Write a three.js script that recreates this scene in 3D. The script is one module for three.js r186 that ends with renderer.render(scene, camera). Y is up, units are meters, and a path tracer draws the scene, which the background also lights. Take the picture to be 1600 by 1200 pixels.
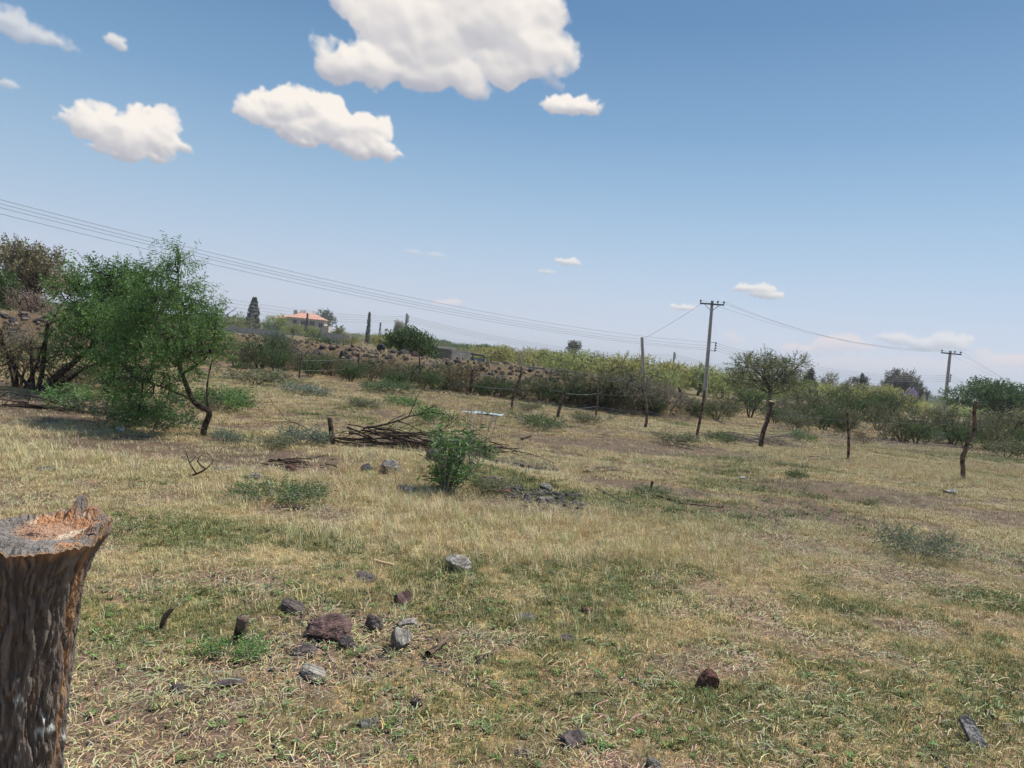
import * as THREE from 'three';

// ---------------------------------------------------------------- camera, sky, sun, exposure
const FOCAL = 1177, EYE = 1.6, PITCH = -2.19, ROLL = 5.5;          // photograph is 1600 x 1200
const camera = new THREE.PerspectiveCamera(2 * Math.atan(600 / FOCAL) * 180 / Math.PI, 4 / 3, 0.05, 12000);
camera.position.set(0, EYE, 0);
camera.rotation.order = 'YXZ';
camera.rotation.set(PITCH * Math.PI / 180, 0, ROLL * Math.PI / 180);
camera.updateMatrixWorld(true);
const SUN_AZ = 58, SUN_EL = 60;                                      // degrees right of the view axis, above the horizon
const SUN = new THREE.Vector3(Math.sin(SUN_AZ * Math.PI / 180) * Math.cos(SUN_EL * Math.PI / 180), Math.sin(SUN_EL * Math.PI / 180), -Math.cos(SUN_AZ * Math.PI / 180) * Math.cos(SUN_EL * Math.PI / 180));
const SUN_POWER = 5.0, EXPOSURE = 1.28, SKY_POWER = 1 / 1.28;

const scene = new THREE.Scene();
const renderer = new THREE.WebGLRenderer({ antialias: true });
renderer.toneMapping = THREE.LinearToneMapping;
renderer.toneMappingExposure = EXPOSURE;
renderer.shadowMap.enabled = true;
const sun = new THREE.DirectionalLight(new THREE.Color(1.0, 0.955, 0.87), SUN_POWER);
sun.position.copy(SUN).multiplyScalar(300);
sun.castShadow = true;
sun.shadow.radius = 1.2;
sun.shadow.mapSize.set(4096, 4096);
Object.assign(sun.shadow.camera, { left: -90, right: 90, top: 90, bottom: -90, near: 1, far: 800 });
scene.add(sun, sun.target);

// ---------------------------------------------------------------- small tools
function random(seed) {
  let a = seed >>> 0;
  return () => { a = (a + 0x6D2B79F5) >>> 0; let t = a; t = Math.imul(t ^ (t >>> 15), t | 1); t ^= t + Math.imul(t ^ (t >>> 7), t | 61); return ((t ^ (t >>> 14)) >>> 0) / 4294967296; };
}
const R0 = random(11);
const between = (r, a, b) => a + (b - a) * r();
const clamp = (x, a = 0, b = 1) => Math.min(b, Math.max(a, x));
const mix = (a, b, t) => a + (b - a) * t;
const smooth = (a, b, x) => { const t = clamp((x - a) / (b - a)); return t * t * (3 - 2 * t); };
function hash3(x, y, z) {
  let h = Math.imul(x, 0x9E3779B1) ^ Math.imul(z, 0x27D4EB2F); h = Math.imul(h ^ (h >>> 15), 0x85EBCA6B);
  h = (h + Math.imul(y, 0xC2B2AE35)) | 0; h = Math.imul(h ^ (h >>> 13), 0x2C1B3C6D); h = Math.imul(h ^ (h >>> 12), 0x297A2D39); h ^= h >>> 15;
  return (h >>> 0) / 4294967296;
}
function noise2(x, y, s = 0) {
  const xi = Math.floor(x), yi = Math.floor(y), fx = x - xi, fy = y - yi;
  const u = fx * fx * (3 - 2 * fx), v = fy * fy * (3 - 2 * fy);
  return mix(mix(hash3(xi, yi, s), hash3(xi + 1, yi, s), u), mix(hash3(xi, yi + 1, s), hash3(xi + 1, yi + 1, s), u), v);
}
function fbm(x, y, s = 0, o = 4) { let a = 0.5, t = 0, n = 0; for (let i = 0; i < o; i++) { t += a * noise2(x, y, s + i * 7); n += a; a *= 0.5; x = x * 2.03 + 13.7; y = y * 2.03 + 7.1; } return t / n; }
function noise3(x, y, z, s = 0) {
  const zi = Math.floor(z), f = z - zi, w = f * f * (3 - 2 * f);
  return mix(noise2(x, y, s + zi * 131), noise2(x, y, s + (zi + 1) * 131), w);
}
const lin = (r, g, b) => new THREE.Color().setRGB(r / 255, g / 255, b / 255, THREE.SRGBColorSpace);   // sRGB bytes to a linear colour

// pixel of the photograph -> direction, and where it meets the ground
const eye = camera.position.clone();
function ray(px, py) { return new THREE.Vector3((px - 800) / FOCAL, -(py - 600) / FOCAL, -1).applyQuaternion(camera.quaternion).normalize(); }
function atDepth(px, py, depth) { const r = ray(px, py); return eye.clone().addScaledVector(r, depth / -r.z); }
function onGround(px, py) {
  const r = ray(px, py); let t = 0.5, last = 0.5;
  for (let i = 0; i < 4000; i++) { const p = eye.clone().addScaledVector(r, t); if (p.y < ground(p.x, p.z)) break; last = t; t += 0.01 + t * 0.01; }
  for (let i = 0; i < 24; i++) { const m = (t + last) / 2, p = eye.clone().addScaledVector(r, m); if (p.y < ground(p.x, p.z)) t = m; else last = m; }
  return eye.clone().addScaledVector(r, t);
}

// ---------------------------------------------------------------- the lie of the land (depth = -z)
const RIDGE = [[-40, 26], [-24, 31], [-15, 35], [-8, 35.5], [-3, 33.5], [1, 31], [4.6, 28.8]];
function ridge(x, d) {
  let best = 1e9, end = 0;
  for (let i = 0; i + 1 < RIDGE.length; i++) {
    const [ax, ad] = RIDGE[i], [bx, bd] = RIDGE[i + 1], ux = bx - ax, ud = bd - ad;
    const t = clamp(((x - ax) * ux + (d - ad) * ud) / (ux * ux + ud * ud)), q = Math.hypot(x - ax - ux * t, d - ad - ud * t);
    if (q < best) { best = q; end = (i + t) / (RIDGE.length - 1); }
  }
  return [best, end];
}
function ground(x, z) {
  const d = -z, u = x / (Math.abs(d) + 10);
  const far = Math.max(0, d - 18), reach = 180 * (1 - Math.exp(-far / 180));
  let y = reach * (-0.021 * smooth(0.0, 0.28, u) + 0.012 * smooth(0.05, -0.35, u));
  if (d > 18 && d < 50) {
    const [q, e] = ridge(x, d);
    if (q < 6) y += (1.15 + 0.35 * noise2(x * 0.5, d * 0.5, 3)) * smooth(4.2, 0.5, q) * mix(1, 0.75, e) * (0.85 + 0.3 * fbm(x * 1.3, d * 1.3, 5, 3));
  }
  y += 0.10 * (fbm(x * 0.22, d * 0.22, 21, 3) - 0.5) * smooth(1, 6, d);
  y += 0.035 * (fbm(x * 2.1, d * 2.1, 31, 3) - 0.5);
  y += 0.16 * Math.exp(-(((x + 0.9) / 1.3) ** 2 + ((d - 9.6) / 1.0) ** 2));   // the low heap of spoil under the weeds
  return y;
}

// ---------------------------------------------------------------- sky with the cumulus clouds of the photograph
const cloudList = [];
function cloud(lobes, opt = {}) { cloudList.push({ lobes: lobes.map(([px, py, rx, ry]) => { const r = ray(px, py); return [Math.atan2(r.z, r.x), Math.asin(r.y), rx / FOCAL, ry / FOCAL]; }), fade: 1, soft: 1, ...opt }); }
cloud([[530, 104, 46, 24], [555, 96, 52, 34], [585, 104, 55, 45], [610, 35, 70, 55], [665, 60, 80, 60], [690, 120, 85, 38], [700, 5, 60, 60], [600, -40, 70, 60], [770, 30, 85, 70], [820, 70, 70, 50], [868, 95, 48, 32], [860, 20, 36, 50], [800, 108, 70, 36], [735, 140, 44, 20], [730, -60, 120, 60], [835, -50, 70, 50]]);
cloud([[128, 188, 25, 20], [160, 198, 40, 26], [200, 212, 55, 34], [240, 204, 36, 30], [255, 225, 32, 24], [282, 228, 14, 9], [205, 240, 62, 13]]);
cloud([[400, 178, 27, 24], [445, 172, 40, 26], [480, 165, 40, 24], [520, 195, 55, 32], [570, 205, 34, 24], [560, 228, 55, 26], [605, 240, 28, 14], [475, 205, 55, 25]]);
cloud([[872, 167, 26, 15], [900, 168, 36, 16], [926, 167, 16, 9]], { soft: 1.4 });
cloud([[15, 35, 26, 16], [40, 55, 36, 14], [75, 63, 26, 10], [100, 73, 20, 6]], { fade: 0.6, soft: 2 });
cloud([[178, 64, 13, 10], [190, 74, 9, 8]], { fade: 0.75, soft: 1.6 });
cloud([[12, 132, 14, 7]], { fade: 0.5, soft: 2 });
cloud([[645, 394, 18, 4], [680, 399, 16, 5]], { fade: 0.3, soft: 2 });
cloud([[875, 408, 12, 5], [893, 411, 17, 7]], { fade: 0.75, soft: 1.4 });
cloud([[853, 425, 15, 4]], { fade: 0.5, soft: 1.6 });
cloud([[690, 474, 17, 5], [708, 473, 15, 6]], { fade: 0.55, warm: 1, soft: 1.6 });
cloud([[1067, 481, 23, 5]], { fade: 0.75, soft: 1.4 });
cloud([[1165, 451, 20, 7], [1192, 452, 18, 9], [1198, 462, 30, 7]], { fade: 0.8, soft: 1.3 });
cloud([[1140, 526, 12, 9], [1152, 534, 12, 10]], { fade: 0.35, warm: 1, soft: 2 });
cloud([[1250, 546, 34, 10], [1300, 540, 30, 14], [1325, 536, 30, 13], [1350, 545, 20, 8]], { fade: 0.6, warm: 1, soft: 1.7 });
cloud([[1400, 530, 36, 9], [1440, 538, 36, 11], [1480, 534, 28, 13], [1500, 542, 16, 9]], { fade: 0.5, soft: 1.8 });
cloud([[1230, 580, 60, 18], [1330, 575, 70, 20], [1430, 575, 70, 20], [1540, 575, 50, 18], [1590, 570, 40, 16]], { fade: 0.3, warm: 1, soft: 2.5 });
cloud([[1535, 552, 14, 7], [1560, 565, 26, 12], [1598, 565, 20, 12]], { fade: 0.45, warm: 1, soft: 1.8 });
{ // the same kind of fair-weather clouds go on all round, outside the picture too
  const r = random(77);
  for (let i = 0; i < 46; i++) {
    const az = r() * Math.PI * 2 - Math.PI, el = 0.07 + 0.9 * r() * r() + 0.05;
    if (Math.abs(az + Math.PI / 2) < 0.78 && el < 0.62) continue;
    const n = 4 + Math.floor(r() * 6), s = between(r, 0.02, 0.06) * (0.4 + el), lobes = [];
    for (let k = 0; k < n; k++) lobes.push([az + (r() - 0.5) * s * 3.4 / Math.cos(el), el + (r() - 0.5) * s * 0.9, s * between(r, 0.6, 1.2), s * between(r, 0.4, 0.75)]);
    cloudList.push({ lobes, fade: between(r, 0.7, 1), soft: between(r, 1, 1.6) });
  }
}
function buildSky() {
  const w = 4096, h = 2048, data = new Float32Array(w * h * 4);
  const stops = [[0, 214, 217, 226], [2.5, 209, 218, 231], [5, 197, 213, 231], [8, 179, 204, 227], [12, 156, 189, 218], [17, 127, 166, 203], [24, 98, 139, 180], [32, 84, 124, 167], [50, 66, 104, 150], [90, 54, 88, 134]].map(([e, r, g, b]) => [e, lin(r, g, b)]);
  const row = [];
  for (let j = 0; j < h; j++) {
    const el = ((j + 0.5) / h - 0.5) * 180; let k = 0;
    while (k < stops.length - 2 && el > stops[k + 1][0]) k++;
    const t = clamp((el - stops[k][0]) / (stops[k + 1][0] - stops[k][0])), a = stops[k][1], b = stops[k + 1][1];
    row.push([mix(a.r, b.r, t), mix(a.g, b.g, t), mix(a.b, b.b, t)]);
  }
  for (let j = 0; j < h; j++) {
    const el = ((j + 0.5) / h - 0.5) * Math.PI, ce = Math.cos(el), se = Math.sin(el);
    for (let i = 0; i < w; i++) {
      const az = ((i + 0.5) / w - 0.5) * Math.PI * 2, o = (j * w + i) * 4;
      const c = Math.cos(az) * ce * SUN.x + se * SUN.y + Math.sin(az) * ce * SUN.z;      // scattering round the sun
      const g = el > 0 ? 0.90 + 0.30 * Math.pow(clamp(0.5 + 0.5 * c), 3) : 1, veil = el > 0 ? 0.12 * Math.pow(clamp(c), 6) : 0;
      data[o] = row[j][0] * g + veil; data[o + 1] = row[j][1] * g + veil; data[o + 2] = row[j][2] * g * 1.02 + veil; data[o + 3] = 1;
    }
  }
  for (const [n, cl] of cloudList.entries()) {
    const rr = random(900 + n), bulges = [];                                  // cauliflower heads on the upper side of each mass
    for (const [la, le, rx, ry] of cl.lobes) { bulges.push([la, le, rx * 0.86, ry * 0.86]); for (let k = 0; k < 18; k++) { const a = between(rr, -0.45, Math.PI + 0.45), q = between(rr, 0.5, 0.92), f = between(rr, 0.16, 0.36); bulges.push([la + Math.cos(a) * q * rx / Math.cos(le), le + Math.sin(a) * q * ry, Math.min(rx, ry * 1.4) * f * 1.3, Math.min(rx, ry * 1.4) * f * 1.1]); } }
    let e0 = 9, e1 = -9, a0 = 9, a1 = -9;
    for (const [az, el, rx, ry] of cl.lobes) { const q = rx / Math.cos(el); a0 = Math.min(a0, az - q * 1.6); a1 = Math.max(a1, az + q * 1.6); e0 = Math.min(e0, el - ry * 1.7); e1 = Math.max(e1, el + ry * 1.7); }
    e0 = Math.max(e0, 0.002); const azc = (a0 + a1) / 2, cosc = Math.cos((e0 + e1) / 2);
    const i0 = Math.floor((a0 / (2 * Math.PI) + 0.5) * w), i1 = Math.ceil((a1 / (2 * Math.PI) + 0.5) * w), j0 = Math.floor((e0 / Math.PI + 0.5) * h), j1 = Math.ceil((e1 / Math.PI + 0.5) * h);
    const cw = i1 - i0 + 1, chh = j1 - j0 + 1, z = new Float32Array(cw * chh), size = Math.max(...cl.lobes.map((l) => l[3]));
    const fr = 0.55 / Math.max(size, 0.006), top = e1, bot = e0;
    for (let j = 0; j < chh; j++) for (let i = 0; i < cw; i++) {
      const az = ((i + i0 + 0.5) / w - 0.5) * Math.PI * 2, el = ((j + j0 + 0.5) / h - 0.5) * Math.PI, x = (az - azc) * cosc, y = el;
      const wx = (fbm(x * fr * 3.2 + 3, y * fr * 3.2, n * 17, 6) - 0.5) * size * 0.7, wy = (fbm(x * fr * 3.2 + 40, y * fr * 3.2 + 9, n * 17 + 5, 6) - 0.5) * size * 0.7;
      let s = 0, m = 0;
      for (const [la, le, rx, ry] of bulges) { const dx = (x + wx - (la - azc) * cosc) / rx, dy = (y + wy - le) / (y + wy < le ? ry * 0.8 : ry), q = 1 - dx * dx - dy * dy; if (q > 0) { const v = Math.sqrt(q) * Math.min(rx, ry * 1.6); s += v ** 6; m = Math.max(m, v); } }
      z[j * cw + i] = s > 0 ? Math.pow(s, 1 / 6) + size * 0.55 * (fbm(x * fr * 2.6, y * fr * 2.6, n * 17 + 9, 4) - 0.5) * Math.min(1, m / size * 2) : -size * 0.2;
    }
    let zs = z; const rad = Math.max(1, Math.round(size / (Math.PI * 2 / w) * 0.045));
    for (let pass = 0; pass < 2; pass++) {                                    // light spreads inside a cloud: shade from a smoothed relief
      const a = new Float32Array(cw * chh), b = new Float32Array(cw * chh);
      for (let j = 0; j < chh; j++) for (let i = 0; i < cw; i++) { let t = 0, c = 0; for (let k = -rad; k <= rad; k++) { const q = i + k; if (q >= 0 && q < cw) { t += zs[j * cw + q]; c++; } } a[j * cw + i] = t / c; }
      for (let j = 0; j < chh; j++) for (let i = 0; i < cw; i++) { let t = 0, c = 0; for (let k = -rad; k <= rad; k++) { const q = j + k; if (q >= 0 && q < chh) { t += a[q * cw + i]; c++; } } b[j * cw + i] = t / c; }
      zs = b;
    }
    const step = Math.PI * 2 / w;
    for (let j = 1; j < chh - 1; j++) for (let i = 1; i < cw - 1; i++) {
      const zz = z[j * cw + i]; if (zz <= 0) continue;
      const gx = (zs[j * cw + i + 1] - zs[j * cw + i - 1]) / (2 * step), gy = (zs[(j + 1) * cw + i] - zs[(j - 1) * cw + i]) / (2 * step);
      const fx = (z[j * cw + i + 1] - z[j * cw + i - 1]) / (2 * step), fy = (z[(j + 1) * cw + i] - z[(j - 1) * cw + i]) / (2 * step);
      const k = 1 / Math.sqrt(1 + gx * gx + gy * gy), up = (-gx * 0.3 - gy * 0.95) * k + 0.10 * (-fx * 0.3 - fy * 0.95) / Math.sqrt(1 + fx * fx + fy * fy);
      const x = ((i + i0 + 0.5) / w - 0.5) * Math.PI * 2, el = ((j + j0 + 0.5) / h - 0.5) * Math.PI;
      let base = 0, wsum = 0;                                                 // height over the base of the lobes near by
      for (const [la, le, rx, ry] of cl.lobes) { const dx = (x - la) * Math.cos(el) / rx, dy = (el - le) / ry, q = Math.exp(-dx * dx - dy * dy); base += q * dy; wsum += q; }
      const hgt = wsum > 0 ? base / wsum : 0;
      const a = smooth(0.0, size * 0.42 * cl.soft, zz + size * 0.34 * (fbm(x * fr * 9, el * fr * 9, n + 500, 5) - 0.5)) * smooth(0, size * 0.08, zz) * cl.fade;
      const t = clamp(0.64 + 0.36 * up + 0.42 * hgt + 0.20 * (fbm(x * fr * 2.6, el * fr * 3.4, n + 400, 4) - 0.5));
      const hi = cl.warm ? lin(246, 230, 226) : lin(253, 246, 238), lo = cl.warm ? lin(214, 212, 221) : lin(180, 182, 193), ii = ((i + i0) % w + w) % w, o = ((j + j0) * w + ii) * 4;
      if (j + j0 >= h) continue;
      data[o] = mix(data[o], mix(lo.r, hi.r, t), a); data[o + 1] = mix(data[o + 1], mix(lo.g, hi.g, t), a); data[o + 2] = mix(data[o + 2], mix(lo.b, hi.b, t), a);
    }
  }
  for (let i = 0; i < data.length; i += 4) { data[i] *= SKY_POWER; data[i + 1] *= SKY_POWER; data[i + 2] *= SKY_POWER; }
  const t = new THREE.DataTexture(data, w, h, THREE.RGBAFormat, THREE.FloatType);
  t.mapping = THREE.EquirectangularReflectionMapping; t.magFilter = t.minFilter = THREE.LinearFilter; t.needsUpdate = true;
  return t;
}
scene.background = buildSky();
scene.environment = scene.background;
scene.fog = new THREE.FogExp2(new THREE.Color(0.80, 0.86, 0.95), 0.00042);

// ---------------------------------------------------------------- geometry builder
class Shape {
  constructor() { this.p = []; this.c = []; this.u = []; this.i = []; }
  vert(x, y, z, c, u = 0, v = 0) { this.p.push(x, y, z); if (c) this.c.push(c[0], c[1], c[2]); this.u.push(u, v); return this.p.length / 3 - 1; }
  tri(a, b, c) { this.i.push(a, b, c); }
  quad(a, b, c, d) { this.i.push(a, b, c, a, c, d); }
  tube(pts, radii, sides = 6, color = null, cap = true) {
    const n = pts.length; let ref = new THREE.Vector3(0.31, 0.11, 0.94), before = null, len = 0; const T = new THREE.Vector3(), A = new THREE.Vector3(), B = new THREE.Vector3();
    for (let k = 0; k < n; k++) {
      T.copy(pts[Math.min(n - 1, k + 1)]).sub(pts[Math.max(0, k - 1)]).normalize();
      A.crossVectors(T, ref); if (A.lengthSq() < 1e-6) A.set(1, 0, 0).cross(T); A.normalize(); B.crossVectors(T, A); ref = new THREE.Vector3().crossVectors(A, T); if (k) len += pts[k].distanceTo(pts[k - 1]);
      const ring = [];
      for (let s = 0; s <= sides; s++) { const q = s / sides * Math.PI * 2, cx = Math.cos(q) * radii[k], sy = Math.sin(q) * radii[k]; ring.push(this.vert(pts[k].x + A.x * cx + B.x * sy, pts[k].y + A.y * cx + B.y * sy, pts[k].z + A.z * cx + B.z * sy, color, s / sides * 6.283 * Math.max(radii[0], 0.01), len)); }
      if (before) for (let s = 0; s < sides; s++) this.quad(before[s], before[s + 1], ring[s + 1], ring[s]);
      before = ring;
    }
    if (cap && radii[n - 1] > 0.004) { const q = this.vert(pts[n - 1].x, pts[n - 1].y, pts[n - 1].z, color, 0, len); for (let s = 0; s < sides; s++) this.tri(before[s], before[s + 1], q); }
    return this;
  }
  leaf(x, y, z, dx, dy, dz, nx, ny, nz, len, wid, c) {           // a pointed leaf: two triangles along (dx,dy,dz), (nx,ny,nz) its width direction
    const a = this.vert(x, y, z, c), b = this.vert(x + dx * len * 0.45 + nx * wid, y + dy * len * 0.45 + ny * wid, z + dz * len * 0.45 + nz * wid, c), t = this.vert(x + dx * len, y + dy * len, z + dz * len, c), e = this.vert(x + dx * len * 0.45 - nx * wid, y + dy * len * 0.45 - ny * wid, z + dz * len * 0.45 - nz * wid, c);
    this.tri(a, b, t); this.tri(a, t, e);
  }
  box(cx, cy, cz, sx, sy, sz, yaw = 0, c = null) {
    const cs = Math.cos(yaw), sn = Math.sin(yaw), P = (x, y, z, u, v) => this.vert(cx + x * cs + z * sn, cy + y, cz - x * sn + z * cs, c, u, v), X = sx / 2, Y = sy / 2, Z = sz / 2;
    const f = (a, b, d, e, w, h) => this.quad(P(...a, 0, 0), P(...b, w, 0), P(...d, w, h), P(...e, 0, h));
    f([-X, -Y, Z], [X, -Y, Z], [X, Y, Z], [-X, Y, Z], sx, sy); f([X, -Y, -Z], [-X, -Y, -Z], [-X, Y, -Z], [X, Y, -Z], sx, sy);
    f([X, -Y, Z], [X, -Y, -Z], [X, Y, -Z], [X, Y, Z], sz, sy); f([-X, -Y, -Z], [-X, -Y, Z], [-X, Y, Z], [-X, Y, -Z], sz, sy);
    f([-X, Y, Z], [X, Y, Z], [X, Y, -Z], [-X, Y, -Z], sx, sz); f([-X, -Y, -Z], [X, -Y, -Z], [X, -Y, Z], [-X, -Y, Z], sx, sz);
    return this;
  }
  geometry(flat = false) {
    let g = new THREE.BufferGeometry();
    g.setAttribute('position', new THREE.Float32BufferAttribute(this.p, 3)); g.setAttribute('uv', new THREE.Float32BufferAttribute(this.u, 2));
    if (this.c.length === this.p.length) g.setAttribute('color', new THREE.Float32BufferAttribute(this.c, 3));
    g.setIndex(this.i); if (flat) g = g.toNonIndexed(); g.computeVertexNormals();
    return g;
  }
}
const used = {};
function numbered(name) { const n = used[name] = (used[name] ?? -1) + 1; return n ? name + '_' + String(n).padStart(3, '0') : name; }
function mesh(name, geometry, material, parent) { const m = new THREE.Mesh(geometry, material); m.name = name; m.castShadow = m.receiveShadow = true; if (parent) parent.add(m); return m; }
function top(o, name, label, category, group, kind) {
  o.name = numbered(name); o.userData = {};
  if (label) o.userData.label = label; if (category) o.userData.category = category; if (group) o.userData.group = group; if (kind) o.userData.kind = kind;
  scene.add(o); return o;
}
const V = (x, y, z) => new THREE.Vector3(x, y, z);

// ---------------------------------------------------------------- textures
function pattern(size, fn, srgb = true) {
  const d = new Uint8Array(size * size * 4);
  for (let j = 0; j < size; j++) for (let i = 0; i < size; i++) { const c = fn(i / size, j / size), o = (j * size + i) * 4; d[o] = clamp(c[0], 0, 255); d[o + 1] = clamp(c[1], 0, 255); d[o + 2] = clamp(c[2], 0, 255); d[o + 3] = 255; }
  const t = new THREE.DataTexture(d, size, size); t.wrapS = t.wrapT = THREE.RepeatWrapping; t.magFilter = THREE.LinearFilter; t.minFilter = THREE.LinearMipmapLinearFilter; t.generateMipmaps = true;
  if (srgb) t.colorSpace = THREE.SRGBColorSpace; t.needsUpdate = true; return t;
}
function wrapNoise(u, v, f, s, o = 4) {      // noise that repeats over the unit square
  let a = 0.5, t = 0, n = 0;
  for (let k = 0; k < o; k++) {
    const x = u * f, y = v * f, xi = Math.floor(x), yi = Math.floor(y), fx = x - xi, fy = y - yi, p = fx * fx * (3 - 2 * fx), q = fy * fy * (3 - 2 * fy), m = (i) => ((i % f) + f) % f;
    t += a * mix(mix(hash3(m(xi), m(yi), s + k), hash3(m(xi + 1), m(yi), s + k), p), mix(hash3(m(xi), m(yi + 1), s + k), hash3(m(xi + 1), m(yi + 1), s + k), p), q); n += a; a *= 0.55; f *= 2;
  }
  return t / n;
}
function soilCanvas() {
  const size = 1024, cv = document.createElement('canvas'); cv.width = cv.height = size; const g = cv.getContext('2d'), r = random(5);
  const im = g.createImageData(size, size);
  for (let j = 0; j < size; j++) for (let i = 0; i < size; i++) {
    const n = wrapNoise(i / size, j / size, 8, 3, 6), m = wrapNoise(i / size, j / size, 64, 9, 3), o = (j * size + i) * 4, k = 0.72 + 0.45 * n + 0.35 * (m - 0.5);
    im.data[o] = clamp(148 * k, 0, 255); im.data[o + 1] = clamp(133 * k, 0, 255); im.data[o + 2] = clamp(112 * k, 0, 255); im.data[o + 3] = 255;
  }
  g.putImageData(im, 0, 0); g.lineCap = 'round';
  for (let k = 0; k < 5200; k++) {          // dead stems and straw trodden into the soil
    const x = r() * size, y = r() * size, q = r() * Math.PI * 2, l = 6 + r() * 26, b = (r() - 0.5) * 8, t = r();
    g.strokeStyle = t < 0.55 ? `rgb(${200 + r() * 40 | 0},${182 + r() * 36 | 0},${132 + r() * 36 | 0})` : t < 0.8 ? `rgb(${150 + r() * 30 | 0},${140 + r() * 26 | 0},${90 + r() * 20 | 0})` : `rgb(${88 + r() * 30 | 0},${72 + r() * 24 | 0},${58 + r() * 20 | 0})`;
    g.lineWidth = 0.8 + r() * 1.6;
    for (const ox of [-size, 0, size]) for (const oy of [-size, 0, size]) {
      if (x + ox < -40 || x + ox > size + 40 || y + oy < -40 || y + oy > size + 40) continue;
      g.beginPath(); g.moveTo(x + ox, y + oy); g.quadraticCurveTo(x + ox + Math.cos(q) * l / 2 - Math.sin(q) * b, y + oy + Math.sin(q) * l / 2 + Math.cos(q) * b, x + ox + Math.cos(q) * l, y + oy + Math.sin(q) * l); g.stroke();
    }
  }
  const t = new THREE.CanvasTexture(cv); t.wrapS = t.wrapT = THREE.RepeatWrapping; t.colorSpace = THREE.SRGBColorSpace; return t;
}
const barkMap = pattern(512, (u, v) => {
  const warp = wrapNoise(u, v, 4, 60, 3), f = wrapNoise((u + warp * 0.12) % 1, (v * 0.25 + warp * 0.1) % 1, 16, 71, 4), n = wrapNoise(u, v, 32, 80, 3), crack = smooth(0.5, 0.38, f), k = 0.62 + 0.5 * n;
  return [mix(150, 62, crack) * k, mix(134, 50, crack) * k, mix(120, 42, crack) * k];
});
const barkBump = pattern(512, (u, v) => { const warp = wrapNoise(u, v, 4, 60, 3), f = wrapNoise((u + warp * 0.12) % 1, (v * 0.25 + warp * 0.1) % 1, 16, 71, 4), n = wrapNoise(u, v, 32, 80, 3), q = 255 * clamp(smooth(0.34, 0.6, f) * 0.75 + n * 0.25); return [q, q, q]; }, false);
const stoneMap = pattern(512, (u, v) => { const n = wrapNoise(u, v, 6, 90, 5), m = wrapNoise(u, v, 48, 95, 3), s = m > 0.66 ? 30 : 0, k = 150 + 130 * (n - 0.5) + 90 * (m - 0.5) + s; return [k * 1.25, k * 1.22, k * 1.2]; });
const stoneBump = pattern(512, (u, v) => { const n = wrapNoise(u, v, 10, 97, 6), q = 255 * n; return [q, q, q]; }, false);
const concreteMap = pattern(512, (u, v) => { const n = wrapNoise(u, v, 5, 110, 5), m = wrapNoise(u, v, 90, 115, 2), k = 205 + 70 * (n - 0.5) + 40 * (m - 0.5); return [k, k * 0.99, k * 0.96]; });

function std(color, o = {}) { return new THREE.MeshStandardMaterial({ color, roughness: 0.92, metalness: 0, ...o }); }
const leafMat = new THREE.MeshPhysicalMaterial({ color: 0xffffff, vertexColors: true, roughness: 0.85, metalness: 0, side: THREE.DoubleSide, transmission: 0.4, thickness: 0 });
const bark = (r, g, b) => std(new THREE.Color(r, g, b), { map: barkMap, bumpMap: barkBump, bumpScale: 0.012 });
const M = {
  bark: bark(0.72, 0.60, 0.50), darkBark: bark(0.40, 0.33, 0.28), paleBark: bark(0.75, 0.70, 0.62), twig: std(new THREE.Color(0.13, 0.105, 0.085)), greyTwig: std(new THREE.Color(0.2, 0.175, 0.15)), deadWood: bark(0.6, 0.52, 0.45),
  cutWood: std(new THREE.Color(0.5, 0.36, 0.2)), concrete: std(new THREE.Color(0.62, 0.61, 0.6), { map: concreteMap }), wallWhite: std(new THREE.Color(0.66, 0.63, 0.58), { map: concreteMap }), wallGrey: std(new THREE.Color(0.42, 0.41, 0.4), { map: concreteMap }),
  wallBlue: std(new THREE.Color(0.3, 0.4, 0.44), { map: concreteMap }), metal: std(new THREE.Color(0.09, 0.09, 0.095), { roughness: 0.6, metalness: 0.4 }), wire: std(new THREE.Color(0.30, 0.31, 0.34), { roughness: 0.7 }), porcelain: std(new THREE.Color(0.07, 0.05, 0.05), { roughness: 0.35 }),
  tile: std(new THREE.Color(0.52, 0.29, 0.21)), glass: std(new THREE.Color(0.03, 0.035, 0.045), { roughness: 0.12 }), render: std(new THREE.Color(0.80, 0.70, 0.62), { map: concreteMap }), plastic: std(new THREE.Color(0.72, 0.78, 0.82), { roughness: 0.5 }),
};
barkMap.repeat.set(3, 3); barkBump.repeat.set(3, 3);

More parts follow.
